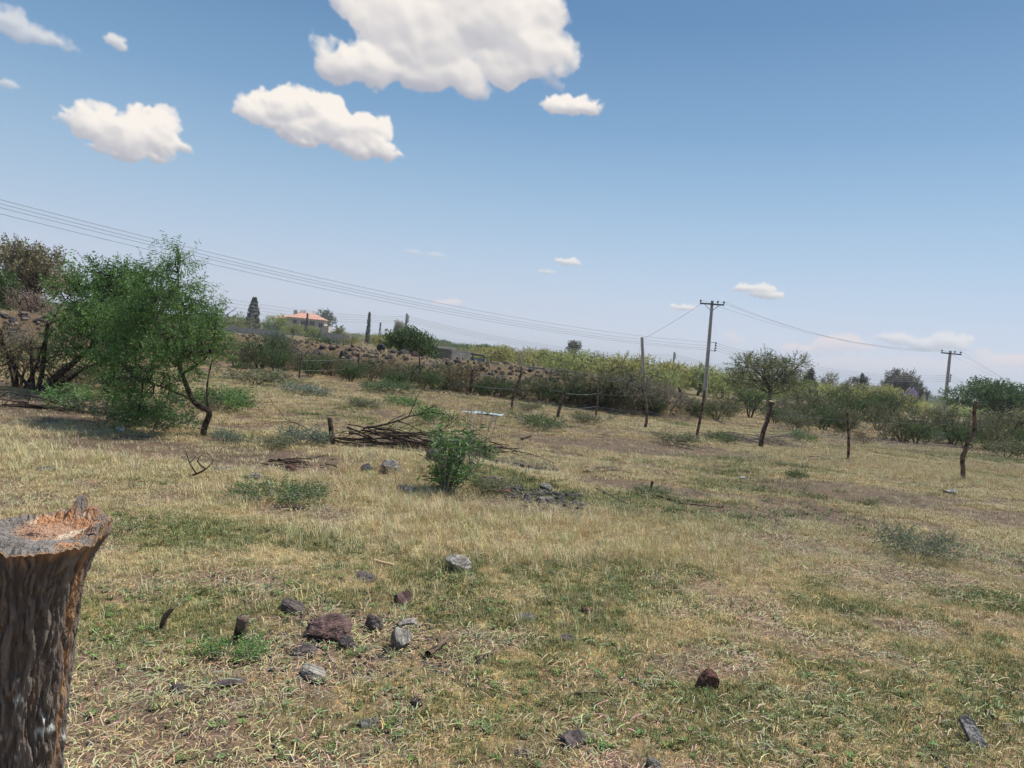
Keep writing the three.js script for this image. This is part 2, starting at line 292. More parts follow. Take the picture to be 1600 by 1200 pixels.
// ---------------------------------------------------------------- ground
const patchSpots = [];
function patch(type, px, py, r, stretch = 1) { const p = onGround(px, py); patchSpots.push({ type, x: p.x, d: -p.z, r, stretch }); }
for (const [px, py, r] of [[520, 790, 0.8], [620, 800, 1.0], [760, 800, 0.9], [720, 840, 0.9], [860, 835, 0.9], [960, 850, 0.8], [1060, 830, 0.7], [560, 745, 0.8], [640, 745, 0.7], [1330, 722, 1.0], [1420, 740, 1.2], [1260, 700, 1.0], [1560, 735, 1.0], [600, 715, 0.7], [880, 730, 0.8], [40, 700, 1.2]]) patch('tall', px, py, r, 1.7);
for (const [px, py, r] of [[750, 997, 0.16], [1235, 990, 0.16], [1260, 1022, 0.08], [150, 1120, 0.32], [200, 1060, 0.2], [330, 1120, 0.2], [700, 1040, 0.12], [1290, 1170, 0.28], [960, 1065, 0.18], [1060, 1180, 0.15], [230, 700, 0.9], [1330, 770, 1.0], [1500, 860, 0.9], [1180, 690, 1.3], [1350, 690, 2], [1420, 690, 2.2], [820, 790, 0.5], [420, 720, 0.8], [470, 800, 0.35], [660, 690, 1.0], [1060, 700, 1.2], [40, 632, 1.4], [120, 645, 1.4], [1580, 810, 0.7], [380, 905, 0.25], [1420, 980, 0.2], [1560, 1160, 0.25], [900, 1068, 0.1], [1150, 1050, 0.1], [1400, 1110, 0.12], [1220, 1180, 0.14], [1500, 1185, 0.15], [120, 1180, 0.3], [260, 1160, 0.2], [430, 1010, 0.12], [560, 1050, 0.1], [1000, 760, 0.6], [1150, 800, 0.5], [1250, 850, 0.5], [1450, 900, 0.4], [980, 700, 1.0], [880, 690, 0.9], [1300, 810, 0.6]]) patch('bare', px, py, r, 1.5);
for (const [px, py, r] of [[900, 1070, 0.3], [1000, 1090, 0.3], [1130, 1100, 0.32], [1240, 1110, 0.3], [1380, 1100, 0.35], [1480, 1130, 0.35], [1570, 1060, 0.35], [1330, 1060, 0.25], [160, 990, 0.25], [220, 950, 0.3], [380, 1000, 0.16], [620, 1100, 0.2], [740, 1160, 0.25], [480, 1130, 0.2], [1060, 1150, 0.3], [1200, 1150, 0.35], [1320, 1130, 0.35], [1440, 1180, 0.35], [1560, 1130, 0.35], [880, 1120, 0.25], [180, 820, 0.4], [260, 830, 0.5], [1560, 940, 0.4], [850, 770, 0.5], [780, 745, 0.5]]) patch('green', px, py, r, 1.5);
for (const [px, py, r] of [[300, 900, 0.9], [520, 920, 0.9], [800, 930, 0.9], [1050, 930, 0.9], [1350, 960, 0.9], [300, 1050, 0.7], [600, 1050, 0.7], [900, 1060, 0.7], [1200, 1060, 0.7], [1500, 1060, 0.7], [500, 1160, 0.6], [850, 1160, 0.6], [1200, 1160, 0.6], [1500, 1170, 0.6], [200, 830, 0.8], [450, 860, 0.7]]) patch('turf', px, py, r, 1.6);
function cover(x, d) {
  const n1 = fbm(x * 0.55 + 9, d * 0.55, 41, 4), n2 = fbm(x * 1.7, d * 1.7 + 4, 51, 4), n3 = fbm(x * 0.16, d * 0.16, 61, 3), n4 = fbm(x * 5.3, d * 5.3, 66, 3);
  let bare = smooth(0.485, 0.60, n2 * 0.5 + n4 * 0.35 + n3 * 0.15 + 0.012), green = smooth(0.43, 0.58, n1 * 0.55 + n4 * 0.3 + n3 * 0.15 - 0.07), tall = 0.14 * smooth(0.5, 0.7, n1);
  for (const s of patchSpots) {
    const dx = (x - s.x) / (s.r * s.stretch), dd = (d - s.d) / s.r, q = dx * dx + dd * dd; if (q > 2.2) continue;
    const k = smooth(1.6, 0.3, q + 1.1 * (n4 - 0.5));
    if (s.type === 'turf') green = Math.max(green, smooth(0.40, 0.60, n1 * 0.5 + n4 * 0.4 + 0.06) * k);
    else if (s.type === 'tall') { tall = Math.max(tall, k); bare *= 1 - 0.7 * k; green *= 1 - 0.75 * k; } else if (s.type === 'bare') { bare = Math.max(bare, k * 0.95); tall *= 1 - k; } else { green = Math.max(green, k); bare *= 1 - 0.35 * k; }
  }
  return { bare, green, tall, n4, n3, n1 };
}
{
  const rings = [], radial = 420; let r = 0.25; while (r < 6500) { rings.push(r); r += Math.max(0.05, r * 0.022); }
  const pos = [], col = [], uv = [], idx = [];
  for (let k = 0; k < rings.length; k++) for (let s = 0; s <= radial; s++) {
    // finer in front, coarser behind the camera
    const q = (s / radial - 0.5) * 2, a = Math.sign(q) * Math.pow(Math.abs(q), 1.7) * Math.PI, x = Math.sin(a) * rings[k], d = Math.cos(a) * rings[k], z = -d;
    const y = ground(x, z); pos.push(x, y, z); uv.push(x / 2.4, z / 2.4);
    const c = cover(x, d), f = smooth(0, 6, d - 74 - 40 * (fbm(x * 0.03, d * 0.03, 71, 3) - 0.5));          // the land beyond the hedge carries scrub, not pasture
    const soil = [0.42, 0.345, 0.315], straw = [1.0, 0.86, 0.62], grass = [0.62, 0.60, 0.34], warm = [1.0, 0.77, 0.56], m = c.green * 0.6;
    let t = [0, 1, 2].map((i) => mix(mix(mix(straw[i], warm[i], smooth(0.42, 0.6, c.n3) * 0.45), grass[i], m), soil[i], clamp(c.bare * 1.1)));
    if (d > 22 && d < 46 && ridge(x, d)[0] < 4.6) t = t.map((v, i) => mix(v, [0.46, 0.37, 0.29][i] * (0.75 + 0.5 * c.n4), 0.75 * smooth(4.6, 2.6, ridge(x, d)[0] + 1.5 * (c.n4 - 0.5))));
    t = t.map((v, i) => mix(v, [0.42, 0.38, 0.22][i] * (0.6 + 0.8 * c.n3), f));
    col.push(...t);
  }
  const W1 = radial + 1;
  for (let k = 0; k + 1 < rings.length; k++) for (let s = 0; s < radial; s++) { const a = k * W1 + s, b = a + 1, c = a + W1, d = c + 1; idx.push(a, b, d, a, d, c); }
  const ctr = pos.length / 3; pos.push(0, ground(0, 0), 0); uv.push(0, 0); col.push(0.4, 0.35, 0.3); for (let s = 0; s < radial; s++) idx.push(ctr, s + 1, s);
  const g = new THREE.BufferGeometry(); g.setAttribute('position', new THREE.Float32BufferAttribute(pos, 3)); g.setAttribute('color', new THREE.Float32BufferAttribute(col, 3)); g.setAttribute('uv', new THREE.Float32BufferAttribute(uv, 2)); g.setIndex(idx); g.computeVertexNormals();
  const bump = pattern(512, (u, v) => { const q = 255 * wrapNoise(u, v, 24, 120, 5); return [q, q, q]; }, false);
  const m = mesh('ground', g, new THREE.MeshStandardMaterial({ map: soilCanvas(), vertexColors: true, roughness: 0.97, bumpMap: bump, bumpScale: 0.02 }));
  top(m, 'ground', 'dry grazed pasture soil with straw', 'ground', null, 'structure');
}
{ // low far hills
  const S = new Shape(), n = 700, rows = 14;
  for (let j = 0; j <= rows; j++) for (let i = 0; i <= n; i++) {
    const a = mix(-1.3, 1.3, i / n), rr = 1500 + j * 75, x = Math.sin(a) * rr, z = -Math.cos(a) * rr, prof = Math.sin(j / rows * Math.PI * 0.62);
    const h = (10 + 26 * fbm(a * 6 + 3, 1, 140, 4) * smooth(0.55, -0.1, a)) * prof * (0.85 + 0.3 * fbm(a * 60, j * 0.7, 141, 3)), k = 0.7 + 0.6 * fbm(a * 240, j * 2.3, 150, 3);
    S.vert(x, ground(x, z) - 1 + h, z, [0.155 * k, 0.135 * k, 0.10 * k]);
  }
  for (let j = 0; j < rows; j++) for (let i = 0; i < n; i++) { const a = j * (n + 1) + i; S.quad(a, a + 1, a + n + 2, a + n + 1); }
  top(mesh('hills', S.geometry(), std(0xffffff, { vertexColors: true, side: THREE.DoubleSide })), 'hills', 'low brown scrub hills far off on the horizon', 'hills', null, 'structure');
}

// ---------------------------------------------------------------- grass, straw and litter (nobody could count them)
function tuftShape(seed, blades, hMin, hMax, spread, lean, width) {
  const r = random(seed), S = new Shape();
  for (let k = 0; k < blades; k++) {
    const a = r() * 6.283, q = spread * Math.sqrt(r()), x = Math.cos(a) * q, z = Math.sin(a) * q, b = a + (r() - 0.5) * 2.4, h = between(r, hMin, hMax), l = lean * (0.25 + 1.1 * r()) * h, w = width * between(r, 0.7, 1.3), cx = Math.cos(b), cz = Math.sin(b), px = -cz * w, pz = cx * w, drop = l > h * 0.8 ? 0.72 : 1;
    const c = between(r, 0.78, 1.12), col = [c, c * between(r, 0.99, 1.01), c * between(r, 0.93, 1.0)];
    const v0 = S.vert(x - px, -0.012, z - pz, col), v1 = S.vert(x + px, -0.012, z + pz, col), v2 = S.vert(x + cx * l * 0.35 + px * 0.8, h * 0.62, z + cz * l * 0.35 + pz * 0.8, col), v3 = S.vert(x + cx * l * 0.35 - px * 0.8, h * 0.62, z + cz * l * 0.35 - pz * 0.8, col), v4 = S.vert(x + cx * l, h * drop, z + cz * l, col);
    S.quad(v0, v1, v2, v3); S.tri(v3, v2, v4);
  }
  return S.geometry();
}
function litterShape(seed, n, reach) {
  const r = random(seed), S = new Shape();
  for (let k = 0; k < n; k++) {
    const a = r() * 6.283, q = reach * Math.sqrt(r()), x = Math.cos(a) * q, z = Math.sin(a) * q, b = r() * 6.283, l = between(r, 0.02, 0.075), w = between(r, 0.0008, 0.0022), y0 = between(r, 0.002, 0.02), y1 = between(r, 0.002, 0.03), c = between(r, 0.7, 1.2), col = [c, c, c * 0.96], dx = Math.cos(b), dz = Math.sin(b), bend = (r() - 0.5) * 0.008;
    const p = [[x, y0, z], [x + dx * l * 0.5 - dz * bend, (y0 + y1) / 2 + 0.004, z + dz * l * 0.5 + dx * bend], [x + dx * l, y1, z + dz * l]].map(([X, Y, Z]) => [S.vert(X - dz * w, Y, Z + dx * w, col), S.vert(X + dz * w, Y + w * 0.7, Z - dx * w, col)]);
    S.quad(p[0][0], p[0][1], p[1][1], p[1][0]); S.quad(p[1][0], p[1][1], p[2][1], p[2][0]);
  }
  return S.geometry();
}
const grassMat = new THREE.MeshStandardMaterial({ color: 0xffffff, vertexColors: true, roughness: 0.8, side: THREE.DoubleSide });
const strawMat = new THREE.MeshStandardMaterial({ color: 0xffffff, vertexColors: true, roughness: 0.75, side: THREE.DoubleSide });
function scatter(name, label, geometry, material, n, d0, d1, power, seed, place) {
  const r = random(seed), list = [], m4 = new THREE.Matrix4(), q = new THREE.Quaternion(), e = new THREE.Euler(), p = V(), s = V(), col = new THREE.Color(), A = Math.pow(d0, power), B = Math.pow(d1, power);
  const im = new THREE.InstancedMesh(geometry, material, n); let k = 0, tries = 0;
  while (k < n && tries++ < n * 4) {
    const d = Math.pow(mix(A, B, r()), 1 / power), x = (r() * 2 - 1) * (d * 0.82 + 1.0), c = cover(x, d), o = place(x, d, c, r); if (!o) continue;
    e.set((r() - 0.5) * 0.25, r() * 6.283, (r() - 0.5) * 0.25); q.setFromEuler(e); p.set(x, ground(x, -d) + (o.lift || 0), -d); s.set(o.size, o.size * (o.tall || 1), o.size);
    im.setMatrixAt(k, m4.compose(p, q, s)); im.setColorAt(k, col.setRGB(...o.color)); k++;
  }
  im.count = k; im.castShadow = im.receiveShadow = true;
  return top(im, name, label, 'grass', null, 'stuff');
}
const GREEN = [0.32, 0.33, 0.135], DEEP = [0.095, 0.145, 0.042], STRAW = [0.70, 0.605, 0.36], PALE = [0.74, 0.64, 0.40], TAN = [0.58, 0.465, 0.285], OLIVE = [0.48, 0.445, 0.22];
const blend = (a, b, t) => a.map((v, i) => mix(v, b[i], t));
function turfColour(c, r, d) {
  const g = clamp(c.green * 1.15 - 0.06 + (r() - 0.5) * 0.5), base = blend(blend(STRAW, TAN, clamp(r() * 0.6 + 0.7 * smooth(0.40, 0.62, c.n3) - 0.05)), OLIVE, 0.35 * r());
  const f = blend(base, r() < 0.06 + 0.42 * c.green * c.green ? DEEP : GREEN, g), k = between(r, 0.75, 1.2); return f.map((v) => v * k);
}
const turf = [tuftShape(1, 20, 0.015, 0.055, 0.05, 0.8, 0.0013), tuftShape(2, 18, 0.012, 0.045, 0.06, 1.6, 0.0012), tuftShape(3, 26, 0.010, 0.034, 0.055, 0.8, 0.0015)];
const thin = (c, r, k = 0.92) => r() < c.bare * k;
turf.forEach((g, i) => {
  scatter('short_grass', 'short yellow green grass covering the pasture', g, grassMat, [17000, 15000, 18000][i], 1.5, 8.5, 1.3, 100 + i, (x, d, c, r) => thin(c, r) ? null : { size: between(r, 0.5, 1.0) * (0.5 + 0.1 * d) * (0.75 + 0.6 * c.n4), color: turfColour(c, r, d) });
  scatter('short_grass', 'short yellow green grass covering the pasture', g, grassMat, [19000, 18000, 16000][i], 8, 26, 1.1, 110 + i, (x, d, c, r) => thin(c, r) ? null : { size: between(r, 0.9, 1.6) * (1 + 0.03 * d), tall: 0.6, color: turfColour(c, r, d) });
});
scatter('short_grass', 'short yellow green grass covering the pasture', turf[0], grassMat, 30000, 26, 75, 1.2, 120, (x, d, c, r) => thin(c, r) ? null : { size: between(r, 2.0, 3.4), tall: 0.6, color: turfColour(c, r, d) });
const straws = [tuftShape(11, 11, 0.06, 0.15, 0.04, 0.75, 0.0014), tuftShape(12, 9, 0.04, 0.12, 0.05, 1.1, 0.0013)];
straws.forEach((g, i) => scatter('straw_grass', 'tall dry straw coloured grass standing in patches', g, strawMat, 14000, 4.2, 30, 1.05, 130 + i, (x, d, c, r) => r() > c.tall * (0.12 + 0.85 * smooth(0.4, 0.62, c.n4)) ? null : { size: between(r, 0.7, 1.35) * (0.9 + 0.02 * d), color: blend(blend(STRAW, PALE, r()), TAN, r() * 0.7 * (c.n1 + 0.2)).map((v) => v * between(r, 0.8, 1.15)) }));
scatter('straw_grass', 'tall dry straw coloured grass standing in patches', straws[0], strawMat, 2600, 2, 9, 1.4, 135, (x, d, c, r) => ({ size: between(r, 0.3, 0.75), color: blend(STRAW, PALE, r()) }));
[litterShape(21, 20, 0.15), litterShape(22, 16, 0.17)].forEach((g, i) => {
  scatter('straw_litter', 'loose dead stems lying on bare soil', g, strawMat, 2800, 1.5, 8.5, 1.35, 140 + i, (x, d, c, r) => r() > 0.12 + c.bare * 0.8 ? null : { size: between(r, 0.5, 1.1), lift: 0.004, color: blend(STRAW, TAN, r()).map((v) => v * between(r, 0.5, 0.9)) });
});

{ // broad leaved weeds pressed among the grass
  const S = new Shape(), r = random(31); for (let k = 0; k < 16; k++) { const a = r() * 6.283, e = between(r, 0.1, 0.7), q = r() * 0.03, c = between(r, 0.75, 1.3), l = between(r, 0.018, 0.04); S.leaf(Math.cos(a * 3) * q, 0.004 + r() * 0.015, Math.sin(a * 3) * q, Math.cos(a) * Math.cos(e), Math.sin(e), Math.sin(a) * Math.cos(e), -Math.sin(a), 0.1, Math.cos(a), l, l * 0.2, [c, c, c]); }
  scatter('broadleaf_weeds', 'small dark broad leaved weeds pressed among the grass', S.geometry(), grassMat, 3200, 1.6, 10, 1.3, 150, (x, d, c, r) => r() > (c.green - 0.45) * 1.2 + 0.02 ? null : { size: between(r, 0.45, 0.95) * (0.7 + 0.05 * d), color: [0.10, 0.15, 0.042].map((v) => v * between(r, 0.7, 1.3)) });
}

// ---------------------------------------------------------------- trees and bushes
function jitter(r, s) { return V((r() - 0.5) * s, (r() - 0.5) * s, (r() - 0.5) * s); }
function curve(points, n) { const c = new THREE.CatmullRomCurve3(points, false, 'centripetal'), out = []; for (let i = 0; i <= n; i++) out.push(c.getPoint(i / n)); return out; }
// woody plant: stems (paths with radii), limbs reaching into lobes, sprays of leaves on twigs spread through the lobes
function woody({ seed, stems, lobes, limbs = 3, sprays = 300, sprayLen = 0.4, leaves = 14, leaf = 0.06, slim = 0.22, droop = 0.15, up = 0.35, colours, twigShare = 0.6, limbR = 0.03, twigR = 0.006, material = M.darkBark, shell = 0.45, sides = 6, gaps = 0.0, fine = 0 }) {
  const r = random(seed), W = new Shape(), L = new Shape(), nodes = [];
  for (const st of stems) { const pts = curve(st.path.map((p) => V(...p)), Math.max(5, st.path.length * 3)); W.tube(pts, pts.map((_, i) => mix(st.r[0], st.r[1], i / (pts.length - 1))), sides + 1); pts.forEach((p, i) => { if (i > pts.length * 0.45) nodes.push(p); }); }
  const starts = nodes.slice();
  for (const [cx, cy, cz, rx, ry, rz] of lobes) for (let k = 0; k < limbs; k++) {
    const to = V(cx + (r() - 0.5) * rx * 1.5, cy + (r() - 0.3) * ry * 1.3, cz + (r() - 0.5) * rz * 1.5); let from = starts[0], bd = 1e9;
    for (const s of starts) { const q = s.distanceTo(to) * (0.7 + 0.6 * r()); if (q < bd) { bd = q; from = s; } }
    const mid = from.clone().lerp(to, 0.45).add(jitter(r, bd * 0.3)); mid.y += bd * 0.06; const pts = curve([from, mid, to], 7);
    W.tube(pts, pts.map((_, i) => limbR * mix(1, 0.25, i / 7)), sides - 1); pts.forEach((p, i) => { if (i > 1) nodes.push(p); });
  }
  const vol = lobes.map((l) => l[3] * l[4] * l[5]), sum = vol.reduce((a, b) => a + b, 0), dir = V(), side = V(), q = V(), ld = V(), ln = V();
  for (let k = 0; k < sprays; k++) {
    let pick = r() * sum, li = 0; while (li < lobes.length - 1 && pick > vol[li]) { pick -= vol[li]; li++; }
    const [cx, cy, cz, rx, ry, rz] = lobes[li]; dir.set(r() * 2 - 1, r() * 2 - 1, r() * 2 - 1).normalize();
    const rad = Math.pow(r(), shell) * (0.82 + 0.36 * noise3(dir.x * 2.2 + cx, dir.y * 2.2 + cy, dir.z * 2.2 + cz, seed));
    const P = V(cx + dir.x * rx * rad, cy + dir.y * ry * rad, cz + dir.z * rz * rad); if (P.y < 0.03) P.y = 0.03 + r() * 0.1;
    if (gaps && noise3(P.x * 2.2 / rx, P.y * 2.2 / rx, P.z * 2.2 / rx, seed + 5) < gaps) continue;
    dir.y += up; dir.add(jitter(r, 1.1)).normalize();
    if (r() < twigShare) { let from = nodes[0], bd = 1e9; for (const s of nodes) { const e = s.distanceToSquared(P); if (e < bd) { bd = e; from = s; } } const m = from.clone().lerp(P, 0.5).add(jitter(r, Math.sqrt(bd) * 0.22)); const E = P.clone().addScaledVector(dir, sprayLen * 0.7); W.tube([from, m, P, E], [twigR * 1.5, twigR * 1.2, twigR * 0.9, twigR * 0.35], 3, null, false); }
    const tone = between(r, 0.72, 1.28), ca = colours[Math.floor(r() * colours.length)];
    side.set(r() - 0.5, (r() - 0.5) * 0.5, r() - 0.5).cross(dir).normalize();
    for (let j = 0; j < leaves; j++) {
      const t = (j + r()) / leaves, s = j % 2 ? 1 : -1; q.copy(P).addScaledVector(dir, sprayLen * (t - 0.35)).add(jitter(r, leaf * 0.7));
      ld.copy(dir).multiplyScalar(0.55).addScaledVector(side, s * 0.9).add(jitter(r, 0.9)); ld.y -= droop; ld.normalize(); ln.set(r() - 0.5, r() * 0.6 - 0.3, r() - 0.5).cross(ld).normalize();
      const k2 = tone * between(r, 0.8, 1.2), c = [ca[0] * k2 * between(r, 0.9, 1.12), ca[1] * k2, ca[2] * k2 * between(r, 0.85, 1.15)], l = leaf * between(r, 0.6, 1.3);
      L.leaf(q.x, q.y, q.z, ld.x, ld.y, ld.z, ln.x, ln.y, ln.z, l, l * slim, c);
    }
    if (fine) for (let j = 0; j < fine; j++) { const e = P.clone().addScaledVector(dir, sprayLen * between(r, 0.2, 1.1)).add(jitter(r, sprayLen)); W.tube([P, P.clone().lerp(e, 0.5).add(jitter(r, sprayLen * 0.2)), e], [twigR * 0.7, twigR * 0.55, twigR * 0.3], 3, null, false); }
  }
  return { wood: W.geometry(), leaves: L.p.length ? L.geometry() : null, material };
}
function plant(name, label, category, group, parts, x, z, o = {}) {
  const g = new THREE.Group(); mesh(o.stem || 'trunk', parts.wood, parts.material, g); if (parts.leaves) mesh('crown', parts.leaves, leafMat, g);
  g.position.set(x, (o.y ?? ground(x, z)) - (o.sink ?? 0.03), z); g.rotation.y = o.turn || 0; g.scale.set(o.s || 1, (o.s || 1) * (o.sy || 1), o.s || 1);
  return top(g, name, label, category, group);
}
const C = {
  mesquite: [[0.115, 0.25, 0.040], [0.145, 0.285, 0.05], [0.09, 0.21, 0.036]], olive: [[0.17, 0.19, 0.072], [0.14, 0.172, 0.062], [0.205, 0.20, 0.092]], green: [[0.088, 0.157, 0.032], [0.110, 0.185, 0.038], [0.074, 0.128, 0.029]],
  grey: [[0.25, 0.225, 0.15], [0.215, 0.205, 0.13], [0.27, 0.235, 0.17]], brown: [[0.310, 0.217, 0.095], [0.248, 0.203, 0.081], [0.372, 0.255, 0.115]], yellow: [[0.40, 0.40, 0.115], [0.45, 0.43, 0.15], [0.32, 0.34, 0.10]], lime: [[0.33, 0.385, 0.11], [0.38, 0.42, 0.13], [0.26, 0.32, 0.09]],
  blue: [[0.155, 0.210, 0.135], [0.186, 0.240, 0.169]], dark: [[0.085, 0.128, 0.047], [0.109, 0.150, 0.057]], pink: [[0.419, 0.285, 0.209], [0.465, 0.330, 0.243]], violet: [[0.388, 0.315, 0.486], [0.465, 0.375, 0.540]], rust: [[0.372, 0.255, 0.101], [0.264, 0.210, 0.081], [0.202, 0.188, 0.074]], pale: [[0.341, 0.323, 0.230], [0.295, 0.285, 0.189]],
};
function thicket(seed, colours, o = {}) {               // many-stemmed thorn bush about 2.6 m tall and 3 m wide
  const r = random(seed), stems = [], lobes = [], n = o.stems || 6, h = o.h || 2.6, w = o.w || 1.9;
  for (let k = 0; k < n; k++) { const a = k / n * 6.283 + r(), q = w * between(r, 0.3, 0.75); stems.push({ path: [[Math.cos(a) * 0.08, -0.1, Math.sin(a) * 0.08], [Math.cos(a) * q * 0.45, h * 0.28, Math.sin(a) * q * 0.45], [Math.cos(a + 0.3) * q, h * between(r, 0.5, 0.72), Math.sin(a + 0.3) * q]], r: [0.045, 0.018] }); }
  for (let k = 0; k < 12; k++) { const a = r() * 6.283, q = w * between(r, 0.15, 0.62); lobes.push([Math.cos(a) * q, h * between(r, 0.2, 0.74), Math.sin(a) * q, w * between(r, 0.4, 0.66), h * between(r, 0.18, 0.28), w * between(r, 0.35, 0.6)]); }
  return woody({ seed: seed + 1, stems, lobes, limbs: 3, sprays: o.sprays || 620, sprayLen: 0.42, leaves: o.leaves || 11, leaf: o.leaf || 0.085, slim: 0.3, colours, twigShare: 0.45, limbR: 0.02, twigR: 0.007, gaps: o.gaps ?? 0.24, fine: o.fine || 0, up: 0.5, material: o.material || M.darkBark });
}
function crownTree(seed, colours, o = {}) {             // broad tree, height 1 unit = metres given
  const r = random(seed), h = o.h || 5, w = o.w || 2.6, stems = [{ path: [[0, -0.15, 0], [0.06 * h, h * 0.16, 0.02], [0.02 * h, h * 0.36, 0]], r: [0.032 * h, 0.022 * h] }], lobes = [];
  for (let k = 0; k < (o.lobes || 11); k++) { const a = r() * 6.283, q = w * Math.sqrt(r()) * 0.68; lobes.push([Math.cos(a) * q, h * (o.low || 0.42) + h * between(r, 0.02, 0.42) * (1 - 0.35 * q / w), Math.sin(a) * q, w * between(r, 0.24, 0.42), h * between(r, 0.1, 0.17), w * between(r, 0.24, 0.42)]); }
  return { h, ...woody({ seed: seed + 1, stems, lobes, limbs: 2, sprays: o.sprays || 520, sprayLen: 0.1 * h, leaves: o.leaves || 9, leaf: (o.leaf || 0.03) * h, slim: 0.34, colours, twigShare: 0.3, limbR: 0.010 * h, twigR: 0.0025 * h, gaps: o.gaps ?? 0.26, shell: 0.38, fine: o.fine || 0, material: o.material || M.darkBark }) };
}
function lowShrub(seed, colours, o = {}) {              // leafy clump about 0.5 m tall, 1.2 m wide
  const r = random(seed), stems = [], lobes = [];
  for (let k = 0; k < 7; k++) { const a = k * 0.9 + r(); stems.push({ path: [[0, -0.05, 0], [Math.cos(a) * 0.2, 0.14, Math.sin(a) * 0.2], [Math.cos(a) * 0.48, 0.26, Math.sin(a) * 0.48]], r: [0.009, 0.004] }); }
  for (let k = 0; k < 8; k++) { const a = r() * 6.283, q = 0.42 * Math.sqrt(r()); lobes.push([Math.cos(a) * q, between(r, 0.12, 0.3), Math.sin(a) * q, 0.22, 0.13, 0.22]); }
  return woody({ seed: seed + 1, stems, lobes, limbs: 1, sprays: o.sprays || 260, sprayLen: 0.17, leaves: 12, leaf: o.leaf || 0.032, slim: 0.28, colours, twigShare: 0.35, limbR: 0.005, twigR: 0.002, up: 0.7, gaps: 0.25, material: M.greyTwig });
}
// --- the mesquite with the bent trunk, and its bigger neighbours at the left
{
  const D = -onGround(318, 681).z, P = (px, py, off = 0) => { const p = atDepth(px, py, D + off), b = onGround(318, 681); return [p.x - b.x, p.y - b.y, p.z - b.z]; };
  const s = D / FOCAL, lobe = (px, py, off, rx, ry, rz) => [...P(px, py, off), rx * s, ry * s, rz * s];
  const parts = woody({
    seed: 301, stems: [
      { path: [P(316, 686), P(320, 664), P(327, 640), P(316, 634, -0.05), P(303, 624, -0.1), P(292, 600, -0.05), P(284, 578), P(278, 556)], r: [0.048, 0.028] },
      { path: [P(326, 640), P(325, 620, 0.1), P(324, 600, 0.15), P(328, 575, 0.25)], r: [0.026, 0.010] }, { path: [P(286, 580), P(300, 572, -0.2), P(318, 560, -0.3), P(330, 545, -0.3)], r: [0.026, 0.012] },
      { path: [P(282, 570), P(268, 560, 0.2), P(250, 530, 0.3), P(240, 490, 0.3)], r: [0.030, 0.012] }, { path: [P(303, 622), P(280, 612, -0.3), P(250, 600, -0.5), P(215, 590, -0.6)], r: [0.018, 0.008] }, { path: [P(282, 565), P(286, 520, 0.1), P(280, 460, 0.1), P(278, 410, 0.1)], r: [0.030, 0.008] }],
    lobes: [lobe(280, 400, 0, 26, 26, 26), lobe(272, 440, 0.1, 40, 34, 40), lobe(238, 420, 0.3, 34, 26, 34), lobe(300, 470, -0.2, 42, 30, 45), lobe(250, 480, 0.3, 60, 36, 60), lobe(330, 500, -0.1, 36, 26, 40), lobe(290, 530, -0.4, 66, 30, 55), lobe(230, 530, 0.2, 60, 34, 60), lobe(340, 545, 0, 32, 18, 36), lobe(210, 575, -0.3, 58, 26, 50), lobe(270, 560, -0.5, 50, 22, 40), lobe(190, 500, 0.5, 48, 36, 50), lobe(230, 640, -0.6, 50, 18, 36), lobe(200, 605, -0.4, 46, 20, 40), lobe(255, 595, -0.5, 46, 18, 36), lobe(165, 560, 0.2, 40, 26, 40)],
    limbs: 4, sprays: 2300, sprayLen: 0.30, leaves: 22, leaf: 0.048, slim: 0.13, droop: 0.3, colours: C.mesquite, twigShare: 0.5, limbR: 0.013, twigR: 0.0032, shell: 0.5, gaps: 0.33, up: 0.2,
  });
  const b = onGround(318, 681); plant('mesquite_tree', 'feathery green mesquite tree with a bent dark trunk forking low', 'tree', null, parts, b.x, b.z);
}
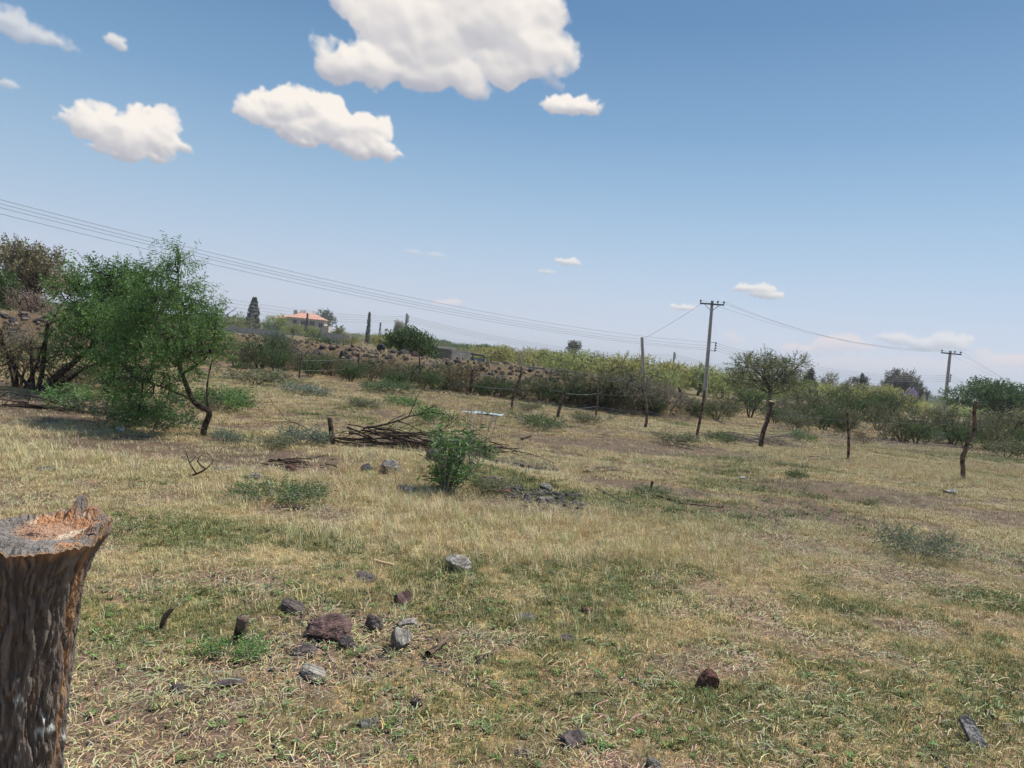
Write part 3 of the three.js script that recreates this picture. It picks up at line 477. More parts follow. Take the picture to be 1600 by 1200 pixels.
{ // the broad one behind it
  const b = onGround(70, 612), D = -b.z, P = (px, py, off = 0) => { const p = atDepth(px, py, D + off); return [p.x - b.x, p.y - b.y, p.z - b.z]; }, s = D / FOCAL, lobe = (px, py, off, rx, ry, rz) => [...P(px, py, off), rx * s, ry * s, rz * s];
  const parts = woody({
    seed: 331, stems: [{ path: [P(62, 612), P(90, 585), P(120, 560), P(160, 525)], r: [0.08, 0.04] }, { path: [P(58, 612), P(66, 580), P(70, 545), P(74, 505)], r: [0.05, 0.03] }, { path: [P(52, 612), P(50, 570, 0.3), P(48, 530, 0.4)], r: [0.05, 0.02] }, { path: [P(66, 612), P(105, 592), P(135, 572), P(170, 560)], r: [0.05, 0.02] }, { path: [P(56, 612), P(28, 580), P(16, 545)], r: [0.04, 0.016] }],
    lobes: [lobe(170, 430, 0, 56, 28, 60), lobe(130, 460, 0.3, 48, 36, 60), lobe(185, 470, 0, 60, 36, 60), lobe(150, 500, -0.5, 60, 34, 60), lobe(205, 510, 0, 50, 36, 60), lobe(115, 510, 0.2, 40, 26, 50), lobe(170, 545, -0.4, 50, 26, 50), lobe(110, 545, -0.5, 36, 18, 40), lobe(220, 450, 0.4, 40, 34, 40)],
    limbs: 4, sprays: 1900, sprayLen: 0.36, leaves: 18, leaf: 0.06, slim: 0.2, droop: 0.2, colours: C.mesquite, twigShare: 0.45, limbR: 0.018, twigR: 0.005, shell: 0.5, gaps: 0.34,
  });
  plant('mesquite_tree', 'broad dense green mesquite with several slanting dark stems', 'tree', null, parts, b.x, b.z);
  const undergrowth = thicket(350, C.rust, { sprays: 330, h: 2.0, w: 1.5, leaf: 0.06, gaps: 0.4, fine: 1 });
  const p1 = onGround(30, 606); plant('thorn_bush', 'half bare brownish thorn bush under the broad mesquite', 'bush', null, undergrowth, p1.x, p1.z, { s: 0.75, stem: 'stem' });
  const p2 = onGround(95, 612); plant('thorn_bush', 'low tangled brown bush at the foot of the slanting mesquite stems', 'bush', null, undergrowth, p2.x, p2.z, { s: 0.42, turn: 2, stem: 'stem' });
}
// --- prototypes, then every bush and tree where it stands
const K = {
  olive: [thicket(401, C.olive), thicket(402, C.olive, { w: 2.2 }), thicket(403, C.olive, { sprays: 520, gaps: 0.32 })], grey: [thicket(411, C.grey, { fine: 2, sprays: 420, leaves: 7, material: M.greyTwig }), thicket(412, C.grey, { fine: 1, sprays: 460, leaves: 8, material: M.greyTwig })], green: [thicket(421, C.green, { sprays: 480, leaves: 13, gaps: 0.22 }), thicket(422, C.green, { gaps: 0.3 })],
  brown: [thicket(436, C.brown, { sprays: 330, leaves: 8, fine: 1 }), thicket(432, C.rust, { sprays: 360, leaves: 9 })], blue: [thicket(441, C.blue, { sprays: 320 })],
  yellowTree: [451, 452, 453, 454].map((k, i) => crownTree(k, i < 2 ? C.yellow : C.lime, { w: 3.4 + 0.3 * i, low: 0.14, lobes: 18, sprays: 700, gaps: 0.15 })), darkTree: [crownTree(461, C.dark), crownTree(462, C.green, { w: 2.9, sprays: 1400, gaps: 0.06, low: 0.2, lobes: 14 })], paleTree: [crownTree(471, C.pale, { sprays: 330, gaps: 0.4, fine: 1 })], shrub: [lowShrub(481, C.green), lowShrub(482, C.mesquite), lowShrub(483, C.olive), lowShrub(484, C.blue)],
};
const HEIGHT = (kind, v) => { const g = K[kind][v % K[kind].length].leaves; g.computeBoundingBox(); return g.boundingBox.max.y * 0.97; };
let turnAt = 0;
function grow(kind, variant, px, py, hpx, depth, label, name, group, sy) {
  const b = depth ? atDepth(px, py, depth) : onGround(px, py), D = -b.z, s = depth ? (atDepth(px, py - hpx, depth).y - ground(b.x, b.z)) / HEIGHT(kind, variant) : hpx * D / FOCAL / HEIGHT(kind, variant); turnAt += 2.4;
  return plant(name, label, /tree/.test(name) ? 'tree' : 'bush', group, K[kind][variant % K[kind].length], b.x, b.z, { s: s / (sy || 1), sy: sy || 1, turn: turnAt, stem: /tree/.test(name) ? 'trunk' : 'stem', sink: 0.05 });
}
const postNames = [[-999, 'bank'], [467, 'thin bent post'], [559, 'short dark post'], [656, 'thin scrub post'], [732, 'stout post'], [799, 'crooked ended post'], [869, 'mossy footed post'], [931, 'slender post'], [1006, 'bow shaped post'], [1088, 'slanting post'], [1189, 'sawn topped post'], [1327, 'thin straight post'], [1505, 'elbow bent post'], [9999, 'hedge end']];
function gap(px) { let k = 0; while (postNames[k + 1][0] < px) k++; return `between ${postNames[k][1]} and ${postNames[k + 1][1]}`; }
const hedge = { olive: ['dull olive thorn bush in the hedge beyond the fence posts', 'olive hedge bushes'], grey: ['grey twiggy half bare bush in the hedge beyond the fence posts', 'grey hedge bushes'], green: ['deeper green bush in the hedge beyond the fence posts', 'green hedge bushes'], brown: ['rusty brown leaved bush in the hedge beyond the fence posts', 'brown hedge bushes'] };
for (const [kind, v, px, py, hpx] of [
  ['olive', 0, 1012, 642, 70], ['grey', 0, 1045, 643, 66], ['olive', 1, 1078, 645, 58], ['brown', 0, 1110, 648, 46], ['olive', 2, 1140, 652, 62], ['green', 1, 1172, 653, 72], ['grey', 1, 1228, 660, 78], ['olive', 0, 1262, 664, 78], ['olive', 1, 1300, 668, 80], ['green', 0, 1335, 664, 72], ['olive', 2, 1372, 672, 82], ['olive', 1, 1410, 690, 92], ['green', 1, 1385, 660, 74], ['olive', 0, 1450, 686, 86], ['olive', 2, 1488, 694, 96], ['grey', 0, 1528, 690, 84], ['olive', 1, 1562, 694, 92], ['olive', 0, 1600, 692, 88], ['brown', 1, 1350, 694, 40], ['green', 0, 1025, 646, 44], ['green', 1, 1092, 650, 40], ['olive', 1, 1118, 655, 56], ['green', 1, 1210, 662, 52], ['olive', 2, 1245, 668, 50], ['green', 0, 1285, 672, 56], ['olive', 0, 1320, 676, 60], ['green', 1, 1430, 694, 56], ['green', 0, 1508, 700, 60], ['olive', 1, 1545, 702, 58], ['green', 1, 1580, 704, 60], ['olive', 2, 1640, 690, 92],
  ['brown', 1, 735, 614, 48], ['olive', 1, 768, 617, 52], ['olive', 2, 845, 626, 50], ['olive', 0, 885, 628, 56], ['brown', 1, 918, 630, 50], ['olive', 2, 950, 634, 62], ['grey', 1, 985, 638, 70], ['olive', 1, 965, 630, 72], ['green', 1, 790, 620, 40], ['olive', 0, 815, 624, 40], ['green', 0, 865, 630, 40], ['green', 1, 905, 633, 44], ['olive', 2, 935, 637, 48], ['green', 0, 752, 618, 38],
]) grow(kind, v, px, py, hpx * (px > 1000 ? 0.76 : 0.92) * [0.86, 1.05, 0.95, 1.14, 0.8, 1.0][Math.round(px) % 6], 0, `${{ olive: 'dull olive', grey: 'grey twiggy', green: 'deeper green', brown: 'rusty brown' }[kind]} hedge bush beyond the fence, ${gap(px)}`, 'hedge_bush', hedge[kind][1]);
const bank = { olive: ['olive scrub bush on the front of the rubble bank', 'olive scrub on the bank'], green: ['green scrub bush on the front of the rubble bank', 'green scrub on the bank'], grey: ['grey bare scrub bush on the front of the rubble bank', 'grey scrub on the bank'], brown: ['brown dry scrub bush on the front of the rubble bank', 'brown scrub on the bank'] };
for (const [kind, v, px, py, hpx] of [['olive', 0, 540, 592, 36], ['brown', 0, 520, 588, 34], ['green', 1, 515, 586, 36], ['olive', 2, 580, 596, 44], ['brown', 1, 605, 600, 42], ['olive', 1, 632, 604, 46], ['green', 0, 660, 606, 42], ['olive', 0, 690, 608, 46], ['brown', 1, 712, 610, 40], ['grey', 0, 560, 590, 34], ['green', 0, 405, 576, 62], ['grey', 1, 462, 578, 48], ['olive', 2, 440, 572, 50], ['grey', 0, 20, 560, 60], ['olive', 1, 60, 565, 50], ['olive', 0, 370, 575, 50], ['green', 1, 430, 582, 44], ['green', 0, 485, 588, 40], ['green', 1, 548, 596, 36], ['green', 0, 620, 606, 34], ['green', 1, 675, 611, 36], ['olive', 1, 500, 584, 38]]) grow(kind, v, px, py, hpx, 0, px > 470 ? `${{ olive: 'olive', grey: 'bare grey', green: 'green', brown: 'dry brown' }[kind]} scrub bush on the rubble bank, ${gap(px)}` : bank[kind][0].replace('front', 'far end'), 'scrub_bush', bank[kind][1]);
grow('blue', 0, 432, 556, 44, 0, 'dark bluish bush on the bank beside the bright green scrub', 'scrub_bush'); grow('green', 1, 500, 540, 24, 42, 'low dark green bush on the crest of the bank below the house', 'scrub_bush');
grow('blue', 0, 716, 614, 26, 0, 'small blue grey leaved bush at the foot of the bank', 'scrub_bush');
grow('darkTree', 1, 648, 556, 50, 38, 'dense round dark green tree on the crest of the rubble bank', 'round_tree', null, 1.25);
// near trees at the right
{
  const parts = crownTree(521, [[0.24, 0.29, 0.11], [0.20, 0.25, 0.09], [0.34, 0.36, 0.20]], { h: 5.6, w: 3.7, sprays: 1500, leaf: 0.019, leaves: 12, gaps: 0.36, fine: 1, low: 0.34, lobes: 20 }), b = atDepth(1196, 645, 61);
  plant('spreading_tree', 'open spreading tree with pale tipped leaves above the hedge', 'tree', null, parts, b.x, b.z, { turn: 0.6 });
  const p2 = crownTree(531, [[0.075, 0.155, 0.036], [0.095, 0.18, 0.045], [0.06, 0.125, 0.032]], { h: 4.8, w: 4.4, sprays: 1900, leaf: 0.024, leaves: 13, gaps: 0.2, low: 0.36, lobes: 22 }), c = atDepth(1552, 655, 66);
  plant('green_tree', 'bright green flat topped tree rising behind the hedge by the crossarm pole', 'tree', null, p2, c.x, c.z, { s: 1.15 });
}
for (const [v, px, py, hpx, d] of [[0, 770, 570, 34, 90], [2, 700, 560, 20, 150], [1, 745, 562, 24, 120], [3, 720, 566, 24, 110], [0, 800, 572, 34, 100], [1, 835, 575, 34, 105], [2, 865, 580, 38, 95], [3, 905, 588, 46, 80], [1, 880, 578, 30, 120], [2, 945, 594, 44, 82], [0, 975, 598, 50, 78], [3, 1005, 602, 44, 84], [1, 1035, 604, 44, 90], [0, 1065, 606, 44, 95], [2, 1090, 608, 40, 92], [1, 1130, 610, 36, 98], [3, 1160, 612, 40, 92], [0, 1020, 596, 34, 120], [2, 1250, 622, 36, 100], [1, 1300, 626, 30, 110], [0, 1365, 634, 36, 105], [1, 1395, 636, 36, 100]])
  grow('yellowTree', v, px, py, hpx, d, `sunlit ${v % 4 < 2 ? 'yellow' : 'lime'} green tree beyond hedge ${gap(px)}`, 'far_tree', v % 4 < 2 ? 'yellow green far trees' : 'lime green far trees');

// ---------------------------------------------------------------- low plants on the pasture
for (const [v, px, py, hpx, wide, label] of [
  [0, 425, 782, 38, 2.0, 'low dark green ground shrub in front of the dead brush pile'], [0, 480, 776, 30, 1.5, 'small leafy clump beside the low dark green ground shrub'], [1, 680, 664, 34, 1.2, 'rounded green shrub behind the dead brush pile'], [0, 845, 672, 32, 1.3, 'bushy green shrub beyond the white rubbish'], [2, 925, 662, 20, 1.8, 'flat green shrub at the foot of two fence posts'], [2, 1050, 692, 22, 1.8, 'flat olive shrub on bare ground near the bare posts'],
  [0, 1243, 748, 20, 1.0, 'tiny bright green tuft alone on the open pasture'], [3, 470, 616, 22, 2.2, 'sprawling grey green shrub below the bank'], [2, 575, 636, 18, 2.0, 'sprawling olive shrub on the open ground below the bank'], [1, 632, 636, 20, 1.6, 'mid green shrub on the open ground below the bank'], [0, 240, 672, 46, 1.7, 'leafy bush spreading under the bent mesquite'], [3, 470, 694, 36, 1.2, 'soft grey green bush at the thin end of the brush pile'],
  [0, 1130, 692, 22, 1.4, 'small green shrub before the long brush heap'], [1, 1255, 690, 20, 1.2, 'small green shrub at the end of the long brush heap'], [1, 375, 1022, 40, 1.3, 'dark green weed at the foot of the sawn stub'], [0, 1018, 772, 18, 1.8, 'green weeds round the little black stub'], [2, 195, 658, 44, 1.5, 'olive bush next to the leafy bush under the mesquite'], [2, 420, 700, 24, 1.6, 'olive weeds left of the brush pile'], [3, 350, 690, 26, 1.2, 'grey green weeds behind the bent mesquite trunk'],
  [2, 770, 768, 30, 1.4, 'green weeds on the spoil heap'], [1, 745, 716, 30, 1.2, 'bright weeds behind the upright green plant'], [2, 1240, 672, 34, 1.0, 'thin olive shrub behind the cut post'], [3, 1460, 690, 26, 1.4, 'grey low shrub on stony ground before the hedge'], [2, 1570, 715, 34, 1.3, 'dry olive shrub near the crooked post'], [2, 820, 640, 14, 1.8, 'small flat shrub between two leaning posts'], [0, 590, 612, 22, 1.8, 'green shrub at the foot of the bank'], [0, 618, 612, 22, 1.6, 'second green shrub at the foot of the bank'],
  [1, 130, 640, 44, 1.6, 'green undergrowth behind the fallen dark twigs'], [0, 300, 640, 44, 1.3, 'dark green undergrowth behind the bent trunk'], [2, 150, 610, 40, 1.7, 'olive undergrowth between the two mesquites'], [1, 345, 640, 40, 1.4, 'green undergrowth on the open side of the bent trunk'], [2, 395, 600, 30, 2.0, 'olive shrub at the foot of the bright green scrub'],
]) {
  const b = onGround(px, py), s = hpx * -b.z / FOCAL / HEIGHT('shrub', v); turnAt += 1.7;
  const o = plant('ground_shrub', label, 'shrub', null, K.shrub[v], b.x, b.z, { s, turn: turnAt, stem: 'stem', sink: 0.02 }); o.scale.x = o.scale.z = s * wide;
}
{ // feathery shrub at the right, upright weed by the brush pile
  const st = [], lb = [], r = random(61); for (let k = 0; k < 12; k++) { const a = k * 0.55, q = between(r, 0.2, 0.42); st.push({ path: [[0, -0.05, 0], [Math.cos(a) * q * 0.4, 0.14, Math.sin(a) * q * 0.4], [Math.cos(a) * q, between(r, 0.2, 0.4), Math.sin(a) * q]], r: [0.006, 0.003] }); lb.push([Math.cos(a) * q * 0.9, between(r, 0.14, 0.32), Math.sin(a) * q * 0.9, 0.14, 0.1, 0.14]); }
  const b = onGround(1432, 872); plant('feathery_shrub', 'feathery grey green shrub alone on dry ground', 'shrub', null, woody({ seed: 62, stems: st, lobes: lb, limbs: 1, sprays: 420, sprayLen: 0.14, leaves: 14, leaf: 0.022, slim: 0.2, colours: [[0.15, 0.20, 0.10], [0.18, 0.225, 0.12]], limbR: 0.004, twigR: 0.0018, up: 0.6, gaps: 0.3, material: M.greyTwig }), b.x, b.z, { stem: 'stem', s: 0.95, sy: 0.8 });
  const s2 = [], l2 = []; for (let k = 0; k < 16; k++) { const a = r() * 6.28, q = between(r, 0.06, 0.24), h = between(r, 0.3, 0.72); s2.push({ path: [[Math.cos(a) * 0.006, -0.05, Math.sin(a) * 0.006], [Math.cos(a) * q * 0.6, h * 0.5, Math.sin(a) * q * 0.6], [Math.cos(a) * q, h, Math.sin(a) * q]], r: [0.008, 0.004] }); for (let j = 1; j < 4; j++) l2.push([Math.cos(a) * q * j / 3.4, h * j / 3.4, Math.sin(a) * q * j / 3.4, 0.07, 0.1, 0.07]); }
  const c = onGround(695, 768); plant('upright_weed', 'upright leafy green weed in the middle of the spoil heap', 'weed', null, woody({ seed: 63, stems: s2, lobes: l2, limbs: 0, sprays: 150, sprayLen: 0.22, leaves: 9, leaf: 0.07, slim: 0.10, colours: [[0.10, 0.21, 0.05], [0.13, 0.24, 0.065], [0.08, 0.17, 0.04]], twigShare: 0.1, twigR: 0.002, up: 1.3, shell: 0.6, material: M.greyTwig }), c.x, c.z, { stem: 'stem', s: 1.0 }).scale.set(1.6, 1.0, 1.3);
  const W = new Shape(); for (let k = 0; k < 26; k++) { const a = r() * 6.28, q = between(r, 0.05, 0.35), h = between(r, 0.35, 0.95), f = V(Math.cos(a) * 0.12 * r(), -0.03, Math.sin(a) * 0.12 * r()), t = V(Math.cos(a) * q, h, Math.sin(a) * q); W.tube(curve([f, f.clone().lerp(t, 0.5).add(jitter(r, 0.06)), t], 6), [0.0045, 0.004, 0.004, 0.0035, 0.003, 0.0025, 0.0015], 4, null, false); for (let j = 0; j < 3; j++) { const s = f.clone().lerp(t, between(r, 0.4, 0.9)); W.tube([s, s.clone().add(V((r() - 0.5) * 0.2, between(r, 0.05, 0.2), (r() - 0.5) * 0.2))], [0.0025, 0.001], 3, null, false); } }
  const d = onGround(735, 742), m = mesh('dry_stems', W.geometry(), std(new THREE.Color(0.30, 0.25, 0.19))); m.position.set(d.x, d.y, d.z); top(m, 'dry_weed', 'tall bare dry weed stems behind the upright green weed', 'weed');
}

// ---------------------------------------------------------------- fence of crooked cut trunks
const posts = [];
function fencePost(path, rpx, label, o = {}) {
  const b = onGround(...path[0]), D = -b.z, pts = path.map(([x, y], i) => i ? atDepth(x, y, D) : b.clone().add(V(0, -0.25, 0))), r = random(path[0][0]), g = new THREE.Group(), S = new Shape();
  const c = curve(pts.map((p) => p.clone().sub(b)), 14), rad = rpx * 0.7 * D / FOCAL; c.forEach((p, i) => { if (i > 1) p.add(jitter(r, rad * 0.35)); });
  S.tube(c, c.map((_, i) => rad * mix(1.12, 0.9, i / 14) * between(r, 0.95, 1.05)), 9); mesh('trunk', S.geometry(), o.pale ? M.paleBark : M.bark, g);
  const e = c[14], T = new Shape(), t = c[14].clone().sub(c[13]).normalize(); T.tube([e.clone(), e.clone().addScaledVector(t, 0.012)], [rad * 0.86, rad * 0.8], 9); mesh('cut_top', T.geometry(), o.branch ? M.cutWood : M.bark, g);
  if (o.branch) { const B = new Shape(), k = c[12]; B.tube([k, k.clone().add(V(rad * 1.6 * o.branch, rad * 1.6, 0))], [rad * 0.6, rad * 0.45], 7); mesh('branch_stub', B.geometry(), M.darkBark, g); }
  g.position.copy(b); top(g, 'fence_post', label, 'fence post', 'crooked posts of the far fence'); posts.push({ b, c: c.map((p) => p.clone().add(b)) });
}
fencePost([[1505, 751], [1505, 735], [1503, 719], [1509, 703], [1512, 690], [1521, 678], [1524, 662], [1522, 645], [1526, 628]], 4.6, 'tall dark fence post bent twice like an elbow', { branch: 0 });
fencePost([[1327, 720], [1326, 690], [1325, 665], [1324, 645]], 3.0, 'thin straight fence post beside loose twigs');
fencePost([[1189, 699], [1191, 680], [1199, 657], [1203, 640], [1204, 627]], 5.0, 'thick reddish fence post with a pale sawn top', { pale: 1, branch: 1 });
fencePost([[1088, 683], [1093, 660], [1098, 635], [1101, 610]], 3.0, 'dark slanting fence post before the long brush heap');
fencePost([[1006, 668], [1011, 650], [1008, 625], [1004, 604]], 3.0, 'fence post curved like a bow before the bare stub pole', { pale: 1 });
fencePost([[931, 651], [933, 630], [934, 604]], 2.4, 'slender fence post standing in the flat green shrub');
fencePost([[869, 652], [876, 632], [887, 600]], 3.4, 'leaning pale fence post with a mossy foot', { pale: 1 });
fencePost([[799, 641], [803, 615], [812, 592], [815, 574]], 2.8, 'leaning dark fence post with a crooked upper end');
fencePost([[732, 615], [736, 597], [739, 577]], 3.0, 'stout fence post beside the blue grey bush', { pale: 1 });
fencePost([[656, 607], [657, 582], [655, 556]], 2.0, 'thin fence post among scrub below the round tree');
fencePost([[559, 592], [560, 570], [561, 552]], 2.2, 'short dark fence post among scrub below the stones');
fencePost([[467, 592], [469, 575], [472, 554]], 2.0, 'thin bent fence post below the bluish bush');
for (const f of [0.45, 0.8]) {
  const S = new Shape(), pts = posts.map((p) => p.c[Math.round(14 * f)]);
  for (let k = 0; k + 1 < pts.length; k++) { const a = pts[k], b = pts[k + 1], line = []; for (let j = 0; j <= 8; j++) { const q = a.clone().lerp(b, j / 8); q.y -= 0.05 * 4 * (j / 8) * (1 - j / 8); line.push(q); } S.tube(line, line.map(() => 0.0045), 3, null, false); }
  top(mesh('barbed_wire', S.geometry(), M.wire), 'barbed_wire', f > 0.5 ? 'upper fence wire strung between the crooked posts' : 'lower fence wire strung between the crooked posts', 'fence wire', 'fence wires');
}

// ---------------------------------------------------------------- power poles and wires
function pole(name, label, topPx, basePx, depth, r0, r1, o = {}) {
  const t = atDepth(topPx[0], topPx[1], depth), f = atDepth(basePx[0], basePx[1], depth); f.y = ground(f.x, f.z) - 0.4; if (o.plumb) { f.x = t.x; f.z = t.z; f.y = ground(t.x, t.z) - 0.4; }
  const g = new THREE.Group(), S = new Shape(), ax = t.clone().sub(f), n = ax.clone().normalize(), side = o.arm ? V(Math.cos(o.turn || 0), 0, Math.sin(o.turn || 0)) : V(1, 0, 0), P = (p) => p.clone().sub(f); g.position.copy(f);
  S.tube([V(0, 0, 0), ax.clone().multiplyScalar(0.5), ax], [r0, (r0 + r1) / 2, r1], 10); mesh('shaft', S.geometry(), M.concrete, g);
  const ends = { top: t, arm: [], rack: [] };
  if (o.arm) {
    const c = P(t).addScaledVector(n, -0.3), B = new Shape(); B.box(0, 0, 0, o.arm, 0.12, 0.12); const arm = mesh('crossarm', B.geometry(), M.metal, g); arm.position.copy(c).add(V(-side.z * (r1 + 0.06), 0, side.x * (r1 + 0.06))); arm.rotation.y = -(o.turn || 0);
    for (const s of o.pins) { const I = new Shape(); I.tube([V(0, 0, 0), V(0, 0.07, 0), V(0, 0.09, 0), V(0, 0.2, 0), V(0, 0.26, 0)], [0.025, 0.025, 0.09, 0.07, 0.03], 8); const i = mesh('insulator', I.geometry(), M.porcelain, arm); i.position.set(s * o.arm / 2, 0.06, 0); ends.arm.push(arm.position.clone().add(f).addScaledVector(side, s * o.arm / 2).add(V(0, 0.3, 0))); }
    if (o.brace) for (const s of [-1, 1]) { const B2 = new Shape(); B2.tube([c.clone().addScaledVector(side, s * o.arm * 0.32), c.clone().addScaledVector(n, -0.6)], [0.025, 0.025], 4); mesh('brace', B2.geometry(), M.metal, g); }
  }
  if (o.rack) {
    const y0 = o.rack, Rk = new Shape(), base = P(t).addScaledVector(n, -y0); const off = side.clone().multiplyScalar(r1 + (o.off || 0.1)); Rk.box(0, 0, 0, 0.05, 0.85, 0.05); const rk = mesh('rack', Rk.geometry(), M.metal, g); rk.position.copy(base).add(off);
    for (const y of [-0.36, 0.36]) { const H = new Shape(); H.tube([base.clone().add(V(0, y, 0)), base.clone().add(off).add(V(0, y, 0))], [0.02, 0.02], 5); mesh('rack_bracket', H.geometry(), M.metal, g); }
    for (let k = 0; k < 4; k++) { const I = new Shape(); I.tube([V(0, -0.05, 0), V(0, -0.04, 0), V(0, 0, 0), V(0, 0.04, 0), V(0, 0.05, 0)], [0.02, 0.075, 0.05, 0.075, 0.02], 8); const i = mesh('spool_insulator', I.geometry(), M.porcelain, rk); i.position.set(0.06 * Math.sign(o.off || 1), 0.3 - 0.2 * k, 0); ends.rack.push(base.clone().add(off).add(f).add(V(0.06, 0.3 - 0.2 * k, 0))); }
  }
  top(g, name, label, 'pole', o.group); return ends;
}
function wireBetween(name, label, a, b, sag, group, r = 0.0095, curveFn) {
  const S = new Shape(), pts = []; for (let k = 0; k <= 40; k++) { const t = k / 40, p = a.clone().lerp(b, t); p.y = curveFn ? curveFn(t) : p.y - sag * 4 * t * (1 - t); pts.push(p); }
  S.tube(pts, pts.map(() => r), 4, null, false); return top(mesh(name, S.geometry(), M.wire), name, label, 'wire', group);
}
const mainPole = pole('utility_pole', 'tall leaning concrete power pole with a short crossarm and a guy wire', [1113, 470], [1099, 640], 64, 0.19, 0.12, { arm: 2.0, turn: 0.25, pins: [-0.95, 0.45, 0.95], brace: 1, rack: 3.85, off: 0.42 });
const armPole = pole('utility_pole', 'concrete power pole with a straight crossarm and three insulators', [1485, 548], [1476, 640], 76, 0.19, 0.13, { arm: 2.0, turn: 0, pins: [-0.95, 0.35, 0.95], rack: 2.75, off: 0.12 });
const stub = pole('guy_pole', 'bare grey stub pole holding the guy wire', [1003, 527], [1005, 645], 63, 0.17, 0.12);
const farPole = pole('utility_pole', 'dark power pole just behind the round tree on the bank', [636, 490], [633, 540], 84, 0.16, 0.12, { plumb: 1, rack: 0.6, off: 0.05 });
const rowPole = pole('utility_pole', 'thin dark power pole standing among the yellow trees', [1054, 550], [1050, 610], 125, 0.2, 0.15, { plumb: 1, rack: 0.7, off: 0.05 });
const leanTo = pole('utility_pole', 'short pale post among the far trees beside the leaning pole', [1095, 582], [1092, 610], 115, 0.16, 0.14, { plumb: 1 });
const sign = pole('utility_pole', 'pale post above the low road wall', [816, 551], [815, 575], 60, 0.07, 0.07, { plumb: 1 });
const lampPost = pole('utility_pole', 'dark lamp topped pole before the tall grey eucalyptus', [1378, 598], [1373, 640], 110, 0.14, 0.12, { plumb: 1 });
{ // the four low wires that cross the whole sky come from a pole beyond the picture's edge
  const A = V(-19 - 9, 0, -28 + 9), B = mainPole.rack[3].clone(), f0 = (t) => { const q = t * 1.25 - 0.25; return 4.9 - 4.63 * q + 3.43 * q * q; };
  const dy = B.y - f0(1);
  const near = new THREE.Group(), S = new Shape(); const gy = ground(A.x, A.z); S.tube([V(0, -0.4, 0), V(0, 7.6 - gy, 0)], [0.19, 0.13], 10); mesh('shaft', S.geometry(), M.concrete, near); near.position.set(A.x - 0.2, gy, A.z); top(near, 'utility_pole', 'concrete pole that carries the near ends of the four low wires', 'pole');
  ['lowest', 'third', 'second', 'topmost'].forEach((w, k) => wireBetween('power_wire', `${w} of the four low wires rising from the leaning pole`, V(A.x, 0, A.z), V(B.x, B.y, B.z), 0, 'four low wires', 0.009, (t) => f0(t) + dy * t + 0.2 * k + 0.06 * Math.sin(t * 3.1 + k * 1.3)));
}
['back', 'middle', 'front'].forEach((w, k) => wireBetween('power_wire', `${w} high wire between the two crossarms`, mainPole.arm[k], armPole.arm[k], 1.0 + 0.12 * k, 'high wires'));
mainPole.rack.forEach((p, k) => wireBetween('power_wire', `${['topmost', 'second', 'third', 'lowest'][k]} low wire running behind the spreading tree`, p, armPole.rack[k], 0.9, 'low wires behind the tree'));
{ const e = [atDepth(1760, 668, 120), atDepth(1756, 672, 120), atDepth(1748, 676, 120)]; ['first', 'second', 'third'].forEach((w, k) => wireBetween('power_wire', `${w} insulator's wire descending beyond the crossarm pole`, armPole.arm[k], e[k], 0.8, 'descending wires'));
  armPole.rack.forEach((p, k) => wireBetween('power_wire', `${['topmost', 'second', 'third', 'lowest'][k]} low wire descending behind the flat topped green tree`, p, atDepth(1756, 672 + k * 4, 122), 0.6, 'low descending wires')); }
wireBetween('guy_wire', 'steel guy wire from the pole top down to the stub pole', mainPole.top.clone().add(V(-0.9, -0.35, 0)), stub.top.clone().add(V(0, -0.2, 0)), 0.1, null, 0.011);
wireBetween('guy_wire', 'thin guy wire from the stub pole into the bushes', stub.top.clone().add(V(0, -0.4, 0)), atDepth(990, 590, 66), 0.0, null, 0.008);
farPole.rack.forEach((p, k) => { wireBetween('power_wire', `${['topmost', 'second', 'third', 'lowest'][k]} far wire from the pole behind the round tree to the thin pole`, p, rowPole.rack[k], 1.2, 'far wires between poles', 0.014); wireBetween('power_wire', `${['topmost', 'second', 'third', 'lowest'][k]} far wire passing above the red roofed house`, p, atDepth(330, 462 + k * 6, 70), 0.5, 'far wires above the house', 0.012); });
rowPole.rack.forEach((p, k) => wireBetween('power_wire', `${['topmost', 'second', 'third', 'lowest'][k]} far wire leaving the thin pole toward the eucalyptus`, p, atDepth(1378, 600 + k * 3, 110), 1.0, 'far wires toward the eucalyptus', 0.014));

// ---------------------------------------------------------------- stones
function stone(seed, o = {}) {
  const g0 = new THREE.IcosahedronGeometry(1, o.detail ?? 3), p = g0.attributes.position, r = random(seed), cuts = [], v = V();
  for (let k = 0; k < (o.cuts ?? 9); k++) cuts.push({ n: V(r() - 0.5, r() - 0.5, r() - 0.5).normalize(), d: between(r, 0.45, 0.85) });
  for (let i = 0; i < p.count; i++) {
    v.fromBufferAttribute(p, i).normalize(); let m = 1; for (const c of cuts) { const q = v.dot(c.n); if (q > 0.01) m = Math.min(m, c.d / q); }
    m *= 0.9 + 0.22 * noise3(v.x * 3 + seed, v.y * 3, v.z * 3, seed) + 0.07 * noise3(v.x * 11, v.y * 11, v.z * 11, seed + 3); v.multiplyScalar(m); p.setXYZ(i, v.x, v.y, v.z);
  }
  const uv = g0.attributes.uv; for (let i = 0; i < p.count; i++) uv.setXY(i, p.getX(i) * 0.5 + p.getZ(i) * 0.3, p.getY(i) * 0.5 + p.getZ(i) * 0.4);
  g0.computeVertexNormals(); return g0;
}
const stones = [1, 2, 3, 4, 5, 6].map((k) => stone(k * 31)), smallStones = [7, 8, 9].map((k) => stone(k * 31, { detail: 2 }));
const rockMat = (r, g, b) => std(new THREE.Color(r, g, b), { map: stoneMap, bumpMap: stoneBump, bumpScale: 0.03, roughness: 0.95 });
